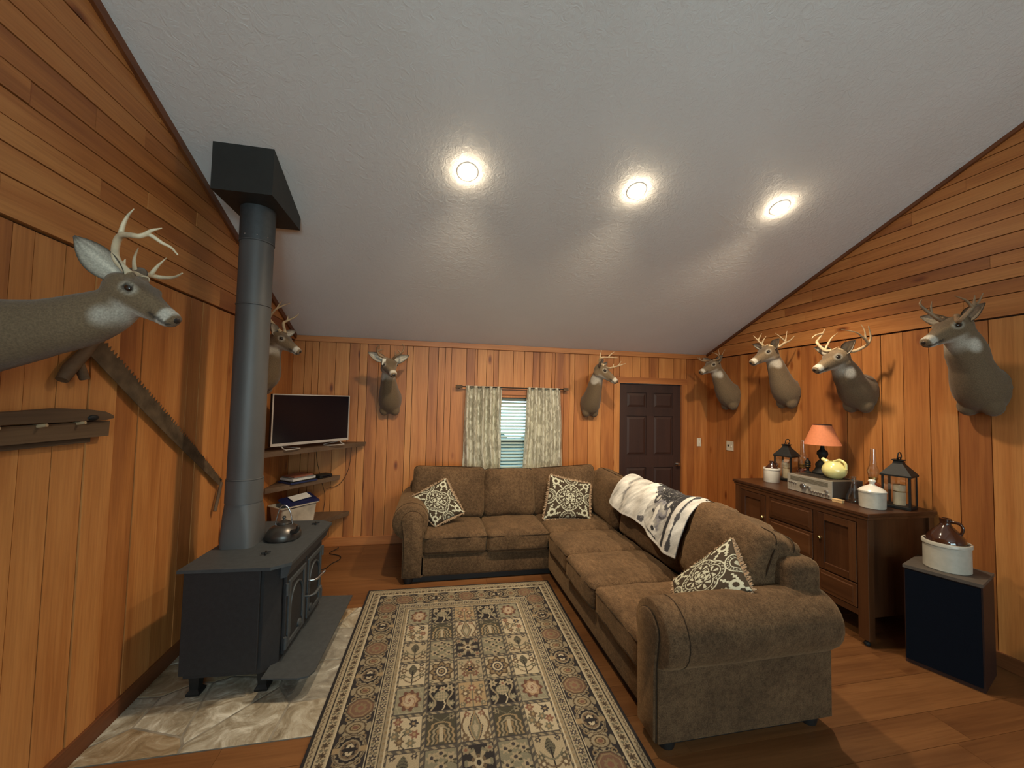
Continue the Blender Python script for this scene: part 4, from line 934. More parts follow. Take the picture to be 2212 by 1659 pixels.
# kettle on the stove
kt = thing('tea_kettle', (-1.0, 3.03, HZ+ST+0.0005), 'squat dark metal kettle with a raised wire handle on the stove top', 'kettle')
kz = HZ+ST+0.0005; kc = (-1.0, 3.03, kz); M_KET = plain('kettle_metal', (0.075, 0.068, 0.062), 0.33, 0.75, 0.15, 20)
G().lathe([(0.001, 0.0), (0.104, 0.0), (0.110, 0.006), (0.112, 0.03), (0.106, 0.045), (0.088, 0.072), (0.06, 0.092), (0.046, 0.098), (0.046, 0.104), (0.001, 0.104)], kc, 36).build('body', M_KET, kt, smooth=35)
G().lathe([(0.044, 0.103), (0.040, 0.112), (0.018, 0.122), (0.008, 0.126), (0.007, 0.135), (0.013, 0.140), (0.010, 0.150), (0.001, 0.153)], kc, 24).build('lid', M_KET, kt, smooth=35)
G().tube(catmull([(-1.0+0.07, 2.97, kz+0.055), (-1.0+0.11, 2.945, kz+0.075), (-1.0+0.125, 2.935, kz+0.108)], 5), [0.017]*5+[0.013]*5+[0.010], 10).build('spout', M_KET, kt, smooth=60)
G().tube(catmull([(-1.058, 3.03, kz+0.085), (-1.045, 3.03, kz+0.15), (-1.030, 3.03, kz+0.205), (-1.005, 3.03, kz+0.225), (-0.975, 3.03, kz+0.205), (-0.955, 3.03, kz+0.15), (-0.945, 3.03, kz+0.085)], 6), 0.005, 8).build('handle', M_STEEL, kt, smooth=60)

# ------------------------------------------------------------------ corner shelves, television and what is on them
def corner_shelf(y_left, x_right, z, label):
    t = thing('corner_shelf', (XL+0.02, YB-0.02, z), label, 'shelf', 'corner shelves behind the stove')
    a = 0.006
    G().prism([(XL+a, YB-a), (XL+a, y_left), (XL+a+0.03, y_left+0.01), (x_right-0.03, YB-0.03), (x_right, YB-a)], 'z', z-0.024, z).build('board', M_SHELF, t)
    d = Vector((x_right-XL, YB-y_left, 0)).normalized(); n = Vector((d.y, -d.x, 0))
    p0, p1 = Vector((XL+a+0.01, y_left+0.004, 0)), Vector((x_right-0.012, YB-0.022, 0))
    q = [p0, p1, p1+n*0.014, p0+n*0.014]; G().prism([(v.x, v.y) for v in q], 'z', z-0.046, z+0.001).build('edge_strip', M_SHELF, t)
    for s in (0, 1):
        if s: G().box((XL+0.02, YB-0.03, z-0.055), (x_right-0.2, YB-0.007, z-0.025)).build('cleat', M_SHELF, t)
        else: G().box((XL+0.008, y_left+0.2, z-0.055), (XL+0.03, YB-0.03, z-0.025)).build('cleat', M_SHELF, t)
corner_shelf(3.86, -0.775, 1.205, 'top corner shelf of dark wood carrying the television')
corner_shelf(4.24, -1.045, 0.815, 'middle corner shelf holding a stack of papers')
corner_shelf(3.98, -0.93, 0.40, 'lowest corner shelf holding the cloudy storage tub')

d = Vector((0.628, 0.778, 0)); n = Vector((0.778, -0.628, 0)); tc = Vector((-1.222, 4.400, 0))
tv = thing('television', (tc.x, tc.y, 1.2075), 'flat screen television with a thin silver frame on the corner shelf', 'television', rz=math.atan2(d.y, d.x))
hw, zb, zt = 0.437, 0.038, 0.538
G().box((-hw, -0.012, zb), (hw, 0.020, zt), 0.003).build('back_shell', M_BLACK, tv, local=True)
G().box((-hw+0.012, -0.0135, zb+0.026), (hw-0.012, -0.0122, zt-0.010)).build('screen', M_SCREEN, tv, local=True)
g = G()
for lo, hi in (((-hw, zb), (-hw+0.012, zt)), ((hw-0.012, zb), (hw, zt)), ((-hw+0.012, zt-0.010), (hw-0.012, zt)), ((-hw+0.012, zb), (hw-0.012, zb+0.026))): g.box((lo[0], -0.017, lo[1]), (hi[0], -0.0122, hi[1]))
g.build('bezel', M_TVF, tv, local=True)
for s in (-1, 1):
    x = s*0.33
    G().tube(catmull([(x, 0, zb+0.004), (x, -0.03, 0.02), (x, -0.075, 0.006), (x-s*0.02, -0.08, 0.005), (x-s*0.16, -0.06, 0.005), (x-s*0.16, 0.05, 0.005), (x, 0.02, 0.03)], 5), 0.005, 6).build('stand_leg', M_TVF, tv, local=True, smooth=60)
G().box((-0.2, 0.02, zb+0.08), (0.2, 0.05, zt-0.14), 0.006).build('rear_housing', M_BLACK, tv, local=True)

M_PAPER = plain('paper', (0.55, 0.53, 0.50), 0.7, 0, 0.08); M_MAGA = plain('navy_cover', (0.02, 0.03, 0.09), 0.4, 0, 0.2, 30); M_MAGB = plain('rust_cover', (0.22, 0.07, 0.04), 0.5, 0, 0.2, 30); M_MAGC = plain('grey_cover', (0.16, 0.16, 0.16), 0.5, 0, 0.2, 30)
z = 0.8165
for i, (w, h, t, m, a, lab) in enumerate(((0.30, 0.22, 0.016, M_MAGA, 0.90, 'navy magazine at the bottom of the stack on the middle corner shelf'), (0.28, 0.21, 0.012, M_BLACK, 0.82, 'black magazine second from the bottom of the corner shelf stack'),
                                     (0.27, 0.20, 0.022, M_PAPER, 0.97, 'thick white paper bundle in the corner shelf stack'), (0.25, 0.19, 0.010, M_MAGC, 0.84, 'grey folder near the top of the corner shelf stack'),
                                     (0.22, 0.17, 0.013, M_MAGB, 0.95, 'rust covered booklet on top of the corner shelf stack'))):
    o = G().box((-w/2, -h/2, 0), (w/2, h/2, t), 0.0015).build('magazine', m, None); o.location = (-1.400, 4.60, z); o.rotation_euler = (0, 0, a); z += t
    tag(o, lab, 'magazine', 'papers stacked on the corner shelf')
mb = thing('media_box', (-1.205, 4.80, 0.816), 'low black media box beside the papers on the middle corner shelf', 'electronics', rz=0.9)
G().box((-0.08, -0.06, 0.004), (0.08, 0.06, 0.036), 0.004).build('case', M_BLACK, mb, local=True)
for sx in (-0.06, 0.06): G().box((sx-0.01, -0.05, 0), (sx+0.01, 0.05, 0.005)).build('rubber_foot', M_FOOT, mb, local=True)
G().box((-0.05, -0.0612, 0.014), (0.05, -0.06, 0.026)).build('display', M_SCREEN, mb, local=True)

M_TUB = plain('cloudy_plastic', (0.42, 0.375, 0.31), 0.3, 0, 0.25, 9); M_LID = plain('navy_lid', (0.012, 0.014, 0.055), 0.35)
tub = thing('storage_tub', (-1.385, 4.455, 0.402), 'cloudy plastic storage tub with a tipped navy lid on the lowest corner shelf', 'storage box', rz=0.86)
def rr(hx, hy, z, r=0.03): return [(x, y, z) for x, y, _ in loop_rect(hx, hy, r, 0)]
G().loft([rr(0.17, 0.10, 0.0), rr(0.19, 0.115, 0.21), rr(0.205, 0.128, 0.21), rr(0.205, 0.128, 0.22), rr(0.186, 0.112, 0.22), rr(0.166, 0.096, 0.006)]).build('tub', M_TUB, tub, local=True, smooth=40)
lid = G().loft([rr(0.168, 0.108, 0.0), rr(0.172, 0.112, 0.012), rr(0.158, 0.098, 0.022), rr(0.08, 0.05, 0.018)])
lid.xf(Matrix.Translation((0.05, -0.01, 0.232)) @ Matrix.Rotation(0.30, 4, 'X') @ Matrix.Rotation(-0.06, 4, 'Y')); lid.build('lid', M_LID, tub, local=True, smooth=40)
G().box((-0.12, -0.07, 0.008), (0.12, 0.07, 0.15), 0.01).build('contents', M_PAPER, tub, local=True)
o = G().box((-0.10, -0.05, 0), (0.10, 0.05, 0.004)).build('paper_sheet', M_PAPER, None); o.location = (-1.347, 4.507, 0.671); o.rotation_euler = (0.30, -0.06, 0.86)
tag(o, 'loose white paper lying on the tipped navy tub lid', 'paper')

M_CORD = plain('black_cord', (0.010, 0.009, 0.009), 0.6)
for pts, lab in (([(-1.313, 4.905, 1.15), (-1.30, 4.905, 0.98), (-1.241, 4.905, 0.749), (-1.20, 4.905, 0.589), (-1.205, 4.905, 0.457), (-1.23, 4.905, 0.30)], 'black cord running straight down the wall under the television'),
                 ([(-0.93, 4.905, 1.15), (-0.945, 4.905, 0.932), (-0.991, 4.905, 0.798), (-1.064, 4.905, 0.703), (-1.188, 4.905, 0.665)], 'thin black cord curving across the wall below the television')):
    tag(G().tube(catmull(pts, 6), 0.0028, 6).build('black_cable', M_CORD, None, smooth=60), lab, 'cord')
tag(G().tube(catmull([(-1.03, 4.885, 0.006), (-1.02, 4.83, 0.006), (-1.075, 4.692, 0.006), (-0.95, 4.60, 0.006), (-0.93, 4.50, 0.006), (-0.983, 4.40, 0.006), (-1.02, 4.28, 0.006), (-1.10, 4.26, 0.006)], 6), 0.004, 6).build('black_cable', M_CORD, None, smooth=60), 'black power cord loosely coiled on the floor behind the stove', 'cord')

# ------------------------------------------------------------------ saw and rack on the left wall
saw = thing('crosscut_saw', (XL+0.02, 2.75, 1.5), 'old rusty crosscut saw hung slantwise on the left wall', 'saw')
a, b = Vector((0, 2.150, 1.985)), Vector((0, 3.415, 1.045)); ax = (b-a).normalized(); up = Vector((0, -ax.z, ax.y)); Ls = (b-a).length
poly = []; nt_ = 64
def wid(t): return 0.058*(1-0.55*max(0, (t-0.35)/0.65)**1.3)
lowe = [a+ax*(Ls*t)-up*wid(t) for t in [k/12 for k in range(13)]]
tee = []
for k in range(nt_):
    t0, t1, t2 = k/nt_, (k+0.35)/nt_, (k+0.7)/nt_
    dp = 0.020*(1 if k < nt_*0.62 else 0.45)*(0.5 if k % 5 == 4 else 1)
    tee += [a+ax*(Ls*t0)+up*(wid(t0)-dp), a+ax*(Ls*t1)+up*wid(t1), a+ax*(Ls*t2)+up*(wid(t2)-dp)]
poly = [(p.y, p.z) for p in lowe] + [(p.y, p.z) for p in reversed(tee)]
M_RUST = plain('rusted_steel', (0.115, 0.078, 0.045), 0.65, 0.45, 0.45, 14, 0.3, 90)
G().prism(poly, 'x', XL+0.026, XL+0.029).build('blade', M_RUST, saw)
h0 = a+ax*0.02
G().tube([(XL+0.03, h0.y+0.02, h0.z-0.01), (XL+0.035, h0.y-0.04, h0.z-0.08), (XL+0.035, h0.y-0.10, h0.z-0.145), (XL+0.035, h0.y-0.135, h0.z-0.20)], [0.022, 0.024, 0.027, 0.022], 10).build('handle', M_OLDWOOD, saw, smooth=60)
G().tube([(XL+0.035, h0.y-0.06, h0.z-0.125), (XL+0.04, h0.y-0.03, h0.z-0.19)], [0.02, 0.018], 10).build('handle_grip', M_OLDWOOD, saw, smooth=60)
G().tube([(XL+0.03, b.y-0.01, b.z+0.01), (XL+0.032, b.y-0.05, b.z-0.10), (XL+0.032, b.y-0.085, b.z-0.19)], [0.012, 0.013, 0.012], 8).build('tail_handle', M_OLDWOOD, saw, smooth=60)
G().tube([(XL+0.0, b.y-0.02, b.z+0.03), (XL+0.034, b.y-0.02, b.z+0.03)], 0.006, 8).build('hanging_nail', M_BLACK, saw)

rack = thing('wooden_rack', (XL+0.03, 1.8, 1.55), 'weathered wooden peg rack with a carved board under the largest deer', 'wall rack')
G().prism([(1.20, 1.525), (2.285, 1.512), (2.287, 1.585), (1.20, 1.592)], 'x', XL+0.008, XL+0.045).build('back_board', M_OLDWOOD, rack)
up_ = [(1.20, 1.600), (2.15, 1.592), (2.24, 1.590), (2.290, 1.598), (2.285, 1.612), (2.235, 1.632), (2.15, 1.643), (2.02, 1.652), (1.88, 1.645), (1.72, 1.638), (1.45, 1.642), (1.20, 1.636)]
G().prism(up_, 'x', XL+0.012, XL+0.060).build('carved_board', M_OLDWOOD, rack)
G().prism([(1.20, 1.505), (2.205, 1.488), (2.205, 1.511), (1.20, 1.524)], 'x', XL+0.008, XL+0.028).build('lower_strip', M_OLDWOOD, rack)
for y in (1.55, 1.75, 1.929, 2.108): G().tube([(XL+0.03, y, 1.580), (XL+0.075, y, 1.586)], [0.009, 0.007], 8).build('peg', plain('pale_peg', (0.36, 0.25, 0.14), 0.6), rack, smooth=60)
G().ball((XL+0.062, 2.165, 1.605), (0.012, 0.028, 0.014), 12, 8).build('dark_knob', M_BLACK, rack, smooth=60)

# ------------------------------------------------------------------ curtains
def curtain_mat():
    m = bpy.data.materials.new('silver_brocade'); m.use_nodes = True; nt = m.node_tree; nt.nodes.clear(); L = nt.links
    out = nd(nt, 'ShaderNodeOutputMaterial'); pb = nd(nt, 'ShaderNodeBsdfPrincipled'); tr = nd(nt, 'ShaderNodeBsdfTranslucent'); mi = nd(nt, 'ShaderNodeMixShader'); mi.inputs[0].default_value = 0.22
    tc = nd(nt, 'ShaderNodeTexCoord'); mp = nd(nt, 'ShaderNodeMapping'); mp.inputs['Scale'].default_value = (26, 26, 9); L.new(tc.outputs['Object'], mp.inputs[0])
    n = nd(nt, 'ShaderNodeTexNoise'); n.inputs['Scale'].default_value = 1; n.inputs['Detail'].default_value = 3; n.inputs['Distortion'].default_value = 1.5; L.new(mp.outputs[0], n.inputs['Vector'])
    r = ramp(nt, [(0.44, (0.42, 0.385, 0.30)), (0.54, (0.74, 0.70, 0.57))]); L.new(n.outputs['Fac'], r.inputs[0]); L.new(r.outputs[0], pb.inputs['Base Color'])
    r2 = ramp(nt, [(0.42, (0.65,)*3), (0.56, (0.33,)*3)]); L.new(n.outputs['Fac'], r2.inputs[0]); L.new(r2.outputs[0], pb.inputs['Roughness'])
    tr.inputs[0].default_value = (0.55, 0.58, 0.36, 1); pb.inputs['Metallic'].default_value = 0.15
    L.new(pb.outputs[0], mi.inputs[1]); L.new(tr.outputs[0], mi.inputs[2]); L.new(mi.outputs[0], out.inputs[0]); return m
M_CURT = curtain_mat()
def curtain(x0, x1, b0, b1, seed, label):
    nu, nv = 110, 60; u, v = np.meshgrid(np.linspace(0, 1, nu), np.linspace(0, 1, nv), indexing='ij'); ph = seed*1.7
    X = (x0+(x1-x0)*u)*(1-v)+(b0+(b1-b0)*u)*v+0.008*np.sin(v*9+u*7+ph)*v
    amp = 0.027+0.012*v
    Y = YB-0.062+amp*np.sin(u*2*math.pi*4.8+1.5*np.sin(v*2.5+ph)+ph)+0.008*np.sin(u*31+v*4+ph)
    Z = 1.905-v*1.24
    Vv = np.stack([X, Y, Z], -1).reshape(-1, 3); N = nu*nv; F = np_grid_faces(nu, nv)
    base = np.array(((x0+x1)/2, YB-0.06, 0.66))
    rim = [i*nv for i in range(nu)]+[(nu-1)*nv+j for j in range(1, nv)]+[i*nv+nv-1 for i in range(nu-2, -1, -1)]+[j for j in range(nv-2, 0, -1)]
    R = np.array([(rim[k], rim[(k+1) % len(rim)], rim[(k+1) % len(rim)]+N, rim[k]+N) for k in range(len(rim))])
    V2 = Vv+np.array((0, 0.0016, 0))
    o = np_mesh('window_drape', np.concatenate([Vv, V2])-base, np.concatenate([F, F[:, ::-1]+N, R]), None, M_CURT); o.location = base
    tag(o, label, 'curtain', 'curtains at the window')
curtain(0.385, 0.848, 0.36, 0.835, 1, 'pleated silvery curtain on the flue side of the window')
curtain(1.170, 1.615, 1.125, 1.675, 2.3, 'pleated silvery curtain on the door side of the window')
rod = thing('curtain_rod', (1.0, YB-0.062, 1.888), 'thin dark curtain rod with square brackets over the window', 'curtain rod')
G().tube([(0.27, YB-0.062, 1.892), (1.70, YB-0.062, 1.892)], 0.007, 10).build('rod', M_BLACK, rod, smooth=60)
for x0, x1 in ((0.262, 0.345), (1.655, 1.72)):
    G().box((x0, YB-0.075, 1.872), (x1, YB-0.05, 1.912), 0.003).build('finial', M_OLDWOOD, rod); G().box(((x0+x1)/2-0.012, YB-0.055, 1.87), ((x0+x1)/2+0.012, YB-0.001, 1.905)).build('bracket', M_BLACK, rod)

# switch plates
sw = thing('light_switch', (3.683, YB, 1.204), 'ivory light switch plate on the back wall beside the door', 'light switch')
G().box((3.650, YB-0.012, 1.146), (3.716, YB-0.005, 1.262), 0.003).build('plate', M_IVORY, sw); G().box((3.677, YB-0.024, 1.196), (3.689, YB-0.011, 1.218), 0.002).build('toggle', M_WHITE, sw)
for z in (1.165, 1.243): G().lathe([(0.001, YB-0.0135), (0.004, YB-0.013), (0.004, YB-0.0119), (0.001, YB-0.0119)], (3.683, 0, z), 8, 'y').build('screw', M_STEEL, sw)
ph = thing('phone_plate', (XR, 4.478, 1.203), 'square ivory wall jack plate on the right wall near the corner', 'wall plate')
G().box((XR-0.013, 4.418, 1.140), (XR-0.0065, 4.538, 1.264), 0.003).build('plate', M_IVORY, ph); G().box((XR-0.0145, 4.492, 1.192), (XR-0.0125, 4.514, 1.218)).build('jack', M_BLACK, ph)
G().box((XR-0.022, 4.440, 1.188), (XR-0.0125, 4.452, 1.212), 0.002).build('toggle', M_WHITE, ph)

# ------------------------------------------------------------------ sideboard
CX0, CX1, CY0, CY1, CZ = 3.13, 3.765, 2.325, 3.60, 0.962
cab = thing('sideboard', ((CX0+CX1)/2, (CY0+CY1)/2, 0), 'long dark wooden sideboard with doors and drawers against the right wall', 'sideboard')
G().box((CX0-0.02, CY0-0.02, CZ-0.028), (CX1, CY1+0.02, CZ), 0.006).build('top', M_CAB, cab)
G().box((CX0-0.010, CY0-0.010, CZ-0.05), (CX1-0.002, CY1+0.010, CZ-0.0285), 0.004).build('cornice', M_CAB, cab)
G().box((CX0+0.012, CY0+0.02, 0.20), (CX1-0.01, CY1-0.02, CZ-0.05)).build('carcase', M_CABV, cab)
for y0, y1 in ((CY0, CY0+0.075), (CY1-0.075, CY1)):
    for x0, x1 in ((CX0-0.002, CX0+0.055), (CX1-0.055, CX1-0.004)):
        p = G().box((x0, y0, 0.045), (x1, y1, CZ-0.05), 0.004).build('post', M_CABV, cab)
        c = ((x0+x1)/2, (y0+y1)/2, 0)
        G().lathe([(0.001, 0.0), (0.016, 0.002), (0.021, 0.015), (0.016, 0.028), (0.010, 0.032), (0.010, 0.046), (0.001, 0.046)], c, 14).build('caster', M_BLACK, p, smooth=50)
G().box((CX0+0.0, CY0+0.075, CZ-0.085), (CX0+0.02, CY1-0.075, CZ-0.05), 0.002).build('rail', M_CAB, cab)
G().box((CX0+0.0, CY0+0.075, 0.20), (CX0+0.02, CY1-0.075, 0.245), 0.002).build('rail', M_CAB, cab)
YA, YC = CY0+0.40, CY1-0.40
for y in (YA, YC): G().box((CX0+0.0, y-0.02, 0.245), (CX0+0.02, y+0.02, CZ-0.085), 0.002).build('stile', M_CABV, cab)
def knob(p, y, z): G().lathe([(0.001, CX0-0.030), (0.010, CX0-0.029), (0.014, CX0-0.022), (0.008, CX0-0.012), (0.007, CX0+0.0), (0.001, CX0+0.0)], (0, y, z), 14, 'x').build('knob', M_BRASS, p, smooth=50)
def panel_door(y0, y1, z0, z1, ky):
    d = G().box((CX0+0.008, y0, z0), (CX0+0.016, y1, z1)).build('door', M_CABV, cab); s = 0.055
    for a, b, c, e, m in ((y0, y0+s, z0, z1, M_CABV), (y1-s, y1, z0, z1, M_CABV), (y0+s, y1-s, z0, z0+s, M_CAB), (y0+s, y1-s, z1-s, z1, M_CAB)):
        G().box((CX0-0.006, a, c), (CX0+0.010, b, e), 0.003).build('door_rail', m, d)
    knob(d, ky, (z0+z1)/2+0.02)
panel_door(CY0+0.080, YA-0.022, 0.43, CZ-0.09, YA-0.045); panel_door(YC+0.022, CY1-0.080, 0.43, CZ-0.09, YC+0.045)
def drawer(y0, y1, z0, z1, knobs=0):
    d = G().box((CX0-0.006, y0, z0), (CX0+0.02, y1, z1), 0.004).build('drawer', M_CAB, cab)
    g = G(); i = 0.022
    g.loft([[(CX0-0.006, y0+i, z0+i), (CX0-0.006, y1-i, z0+i), (CX0-0.006, y1-i, z1-i), (CX0-0.006, y0+i, z1-i)], [(CX0-0.010, y0+i+0.008, z0+i+0.008), (CX0-0.010, y1-i-0.008, z0+i+0.008), (CX0-0.010, y1-i-0.008, z1-i-0.008), (CX0-0.010, y0+i+0.008, z1-i-0.008)]]).build('drawer_panel', M_CAB, d)
for z0, z1 in ((0.69, CZ-0.09), (0.47, 0.68)): drawer(YA+0.024, YC-0.024, z0, z1)
for y0, y1 in ((CY0+0.080, YA-0.022), (YA+0.024, YC-0.024), (YC+0.022, CY1-0.080)): drawer(y0, y1, 0.25, 0.42)
# dark flat panel leaning beside the sideboard
o = G().box((3.60, 3.66, 0.0), (3.79, 3.70, 0.72), 0.004).build('dark_panel', M_BLACK, None); tag(o, 'black flat panel standing behind the far end of the sideboard', 'panel')

def on_top(name, x, y, z, label, cat, group=None, rz=0): return thing(name, (x, y, z), label, cat, group, rz)
Z = CZ+0.0005
# crocks and jugs
def crock(x, y, z, r, h, label, mat):
    t = on_top('stoneware_crock', x, y, z, label, 'crock')
    G().lathe([(0.001, 0), (r*0.93, 0), (r*0.97, h*0.03), (r*0.97, h*0.86), (r*1.02, h*0.88), (r*1.02, h*0.98), (r, h), (r*0.92, h), (r*0.90, h*0.9), (r*0.90, 0.012), (0.001, 0.012)], n=40).build('pot', mat, t, local=True, smooth=35)
    return t
def jug(x, y, z, s, label, tall=1.0):
    t = on_top('stoneware_jug', x, y, z, label, 'jug')
    G().lathe([(0.001, 0), (0.62*s, 0), (0.66*s, 0.04*s), (0.66*s, 0.9*s), (0.60*s, 1.05*s), (0.42*s, 1.25*s), (0.22*s, 1.42*s), (0.18*s, 1.50*s), (0.20*s, 1.60*s), (0.20*s, 1.68*s), (0.13*s, 1.68*s), (0.11*s, 1.5*s), (0.001, 1.5*s)], n=32).xf(Matrix.Diagonal((1, 1, tall, 1))).build('body', M_JUG, t, local=True, smooth=40)
    G().tube(catmull([(0.05*s, -0.17*s, 1.58*s), (0.12*s, -0.42*s, 1.56*s), (0.15*s, -0.52*s, 1.40*s), (0.13*s, -0.45*s, 1.18*s)], 6), 0.055*s, 10).xf(Matrix.Diagonal((1, 1, tall, 1))).build('handle', M_JUG, t, local=True, smooth=60)
crock(3.40, 3.42, Z, 0.074, 0.142, 'small white crock at the far end of the sideboard holding a brown jug', M_WHITE)
jug(3.40, 3.42, Z+0.013, 0.098, 'small brown glazed jug standing in the white crock', 1.2)
t = on_top('lidded_crock', 3.355, 2.455, Z, 'white lidded stoneware dish in front of the near black lantern', 'crock')
G().lathe([(0.001, 0), (0.076, 0), (0.080, 0.004), (0.082, 0.118), (0.085, 0.120), (0.085, 0.128), (0.076, 0.128), (0.073, 0.01), (0.001, 0.01)], n=40).build('pot', M_CROCK, t, local=True, smooth=35)
G().lathe([(0.082, 0.126), (0.084, 0.131), (0.072, 0.145), (0.045, 0.162), (0.022, 0.172), (0.015, 0.182), (0.018, 0.194), (0.025, 0.205), (0.016, 0.216), (0.001, 0.218)], n=36).build('lid', M_WHITE, t, local=True, smooth=35)

def lantern(x, y, rz, label):
    t = on_top('candle_lantern', x, y, Z, label, 'lantern', 'black candle lanterns on the sideboard', rz)
    h, b = 0.083, 0.245
    G().box((-h, -h, 0), (h, h, 0.022), 0.003).build('base', M_BLACK, t, local=True)
    for sx in (-1, 1):
        for sy in (-1, 1): G().box((sx*h-0.013*(sx > 0), sy*h-0.013*(sy > 0), 0.022), (sx*h+0.013*(sx < 0), sy*h+0.013*(sy < 0), b)).build('post', M_BLACK, t, local=True)
    for k in range(4):
        g = G().box((-h+0.013, -h+0.003, 0.022), (h-0.013, -h+0.005, b)); g.xf(Matrix.Rotation(k*math.pi/2, 4, 'Z')); g.build('pane', M_GLASS, t, local=True)
    q = lambda s, z: [(-s, -s, z), (s, -s, z), (s, s, z), (-s, s, z)]
    G().loft([q(h+0.008, b), q(h+0.008, b+0.012), q(0.030, b+0.095), q(0.026, b+0.115), q(0.034, b+0.120), q(0.034, b+0.126)]).build('roof', M_BLACK, t, local=True)
    G().tube([(0.042*math.cos(a), 0.030+0.0*a, b+0.150+0.030*math.sin(a)) for a in [2*math.pi*k/20 for k in range(20)]], 0.0042, 7, closed=True).xf(Matrix.Translation((0.02, -0.03, 0.0)) @ Matrix.Rotation(0.0, 4, 'X')).build('ring_handle', M_BLACK, t, local=True, smooth=60)
    G().tube([(-0.03, 0, b+0.12), (-0.045, 0, b+0.140), (0.045, 0, b+0.140), (0.03, 0, b+0.12)], 0.003, 6).build('handle_eye', M_BLACK, t, local=True)
    c = G().lathe([(0.001, 0.0225), (0.036, 0.0225), (0.036, 0.175), (0.030, 0.178), (0.001, 0.172)], n=24).build('candle', M_CANDLE, t, local=True, smooth=40)
    G().lathe([(0.036, 0.122), (0.0375, 0.124), (0.0375, 0.128), (0.036, 0.130)], n=24).build('candle_band', M_BRASS, c, local=True)
    G().tube([(0, 0, 0.17), (0.001, 0, 0.186)], 0.0015, 5).build('wick', M_BLACK, c, local=True)
lantern(3.585, 2.430, 0.35, 'black metal candle lantern at the near end of the sideboard')
lantern(3.655, 3.490, 0.30, 'black metal candle lantern at the far end of the sideboard behind the crock')

def oil_lamp(x, y, label):
    t = on_top('oil_lamp', x, y, Z, label, 'oil lamp', 'glass oil lamps on the sideboard')
    G().lathe([(0.001, 0), (0.052, 0), (0.055, 0.006), (0.020, 0.03), (0.014, 0.06), (0.030, 0.075), (0.054, 0.10), (0.056, 0.125), (0.036, 0.150), (0.020, 0.158), (0.001, 0.158)], n=28).build('font', M_AMBER, t, local=True, smooth=50)
    G().lathe([(0.021, 0.156), (0.026, 0.160), (0.026, 0.178), (0.032, 0.184), (0.032, 0.196), (0.001, 0.198)], n=24).build('burner', M_BRASS, t, local=True, smooth=40)
    G().lathe([(0.030, 0.196), (0.034, 0.215), (0.042, 0.245), (0.034, 0.275), (0.024, 0.295), (0.026, 0.315), (0.021, 0.335), (0.023, 0.355), (0.019, 0.380), (0.019, 0.430), (0.0175, 0.430), (0.0175, 0.38), (0.0195, 0.335), (0.0225, 0.295), (0.040, 0.245), (0.0285, 0.197)], n=24).build('chimney', M_GLASS, t, local=True, smooth=60)
    G().lathe([(0.001, 0.0), (0.005, 0.002), (0.005, 0.006), (0.001, 0.008)], (0.0, 0.0, 0.0), 8).xf(Matrix.Translation((-0.03, 0, 0.168)) @ Matrix.Rotation(-1.57, 4, 'Y')).build('wick_wheel', M_BRASS, t, local=True)
oil_lamp(3.60, 2.625, 'glass oil lamp with a tall clear chimney beside the near lantern')
oil_lamp(3.665, 3.315, 'glass oil lamp with a clear chimney behind the stereo receiver')

# stereo receiver
M_SILV = plain('brushed_silver', (0.42, 0.385, 0.32), 0.34, 0.35, 0.15, 6, stretch=(60, 2, 60)); M_VENT = plain('brown_cover', (0.075, 0.055, 0.04), 0.5)
rc = thing('stereo_receiver', (3.41, 2.895, Z), 'old silver-faced stereo receiver on the sideboard under the lamp', 'stereo')
RX, RY0, RY1, RH = 3.255, 2.690, 3.100, 0.152
G().box((RX+0.012, RY0, Z+0.008), (RX+0.325, RY1, Z+RH), 0.004).build('case', M_VENT, rc)
fp = G().box((RX, RY0-0.003, Z+0.004), (RX+0.012, RY1+0.003, Z+RH+0.001), 0.002).build('faceplate', M_SILV, rc)
G().box((RX-0.0012, RY0+0.03, Z+0.098), (RX+0.0005, RY1-0.03, Z+0.134)).build('dial_window', plain('dial_glass', (0.13, 0.115, 0.085), 0.15), fp)
for k in range(3): G().box((RX-0.002, RY0+0.05, Z+0.103+0.010*k), (RX-0.0010, RY1-0.05, Z+0.1042+0.010*k)).build('dial_line', M_SILV, fp)
def rknob(y, z, r, l): G().lathe([(0.001, RX-l), (r*0.9, RX-l), (r, RX-l+0.003), (r, RX+0.001), (0.001, RX+0.001)], (0, y, z), 18, 'x').build('knob', M_STEEL, fp, smooth=40)
rknob(2.935, Z+0.062, 0.024, 0.024); rknob(2.885, Z+0.062, 0.013, 0.018)
for k in range(7): rknob(2.865-0.025*k, Z+0.034, 0.009, 0.014)
for k in range(4): rknob(3.075-0.02*k, Z+0.075, 0.006, 0.012)
rknob(2.73, Z+0.062, 0.012, 0.016)
for x, y in ((RX+0.03, RY0+0.03), (RX+0.03, RY1-0.03), (RX+0.3, RY0+0.03), (RX+0.3, RY1-0.03)): G().lathe([(0.001, Z), (0.014, Z), (0.014, Z+0.009), (0.001, Z+0.009)], (x, y, 0), 12).build('foot', M_FOOT, rc)
for k in range(9): G().box((RX+0.06+0.024*k, RY0+0.06, Z+RH), (RX+0.070+0.024*k, RY1-0.06, Z+RH+0.0015)).build('vent_slot', M_BLACK, rc)
ZR = Z+RH+0.002
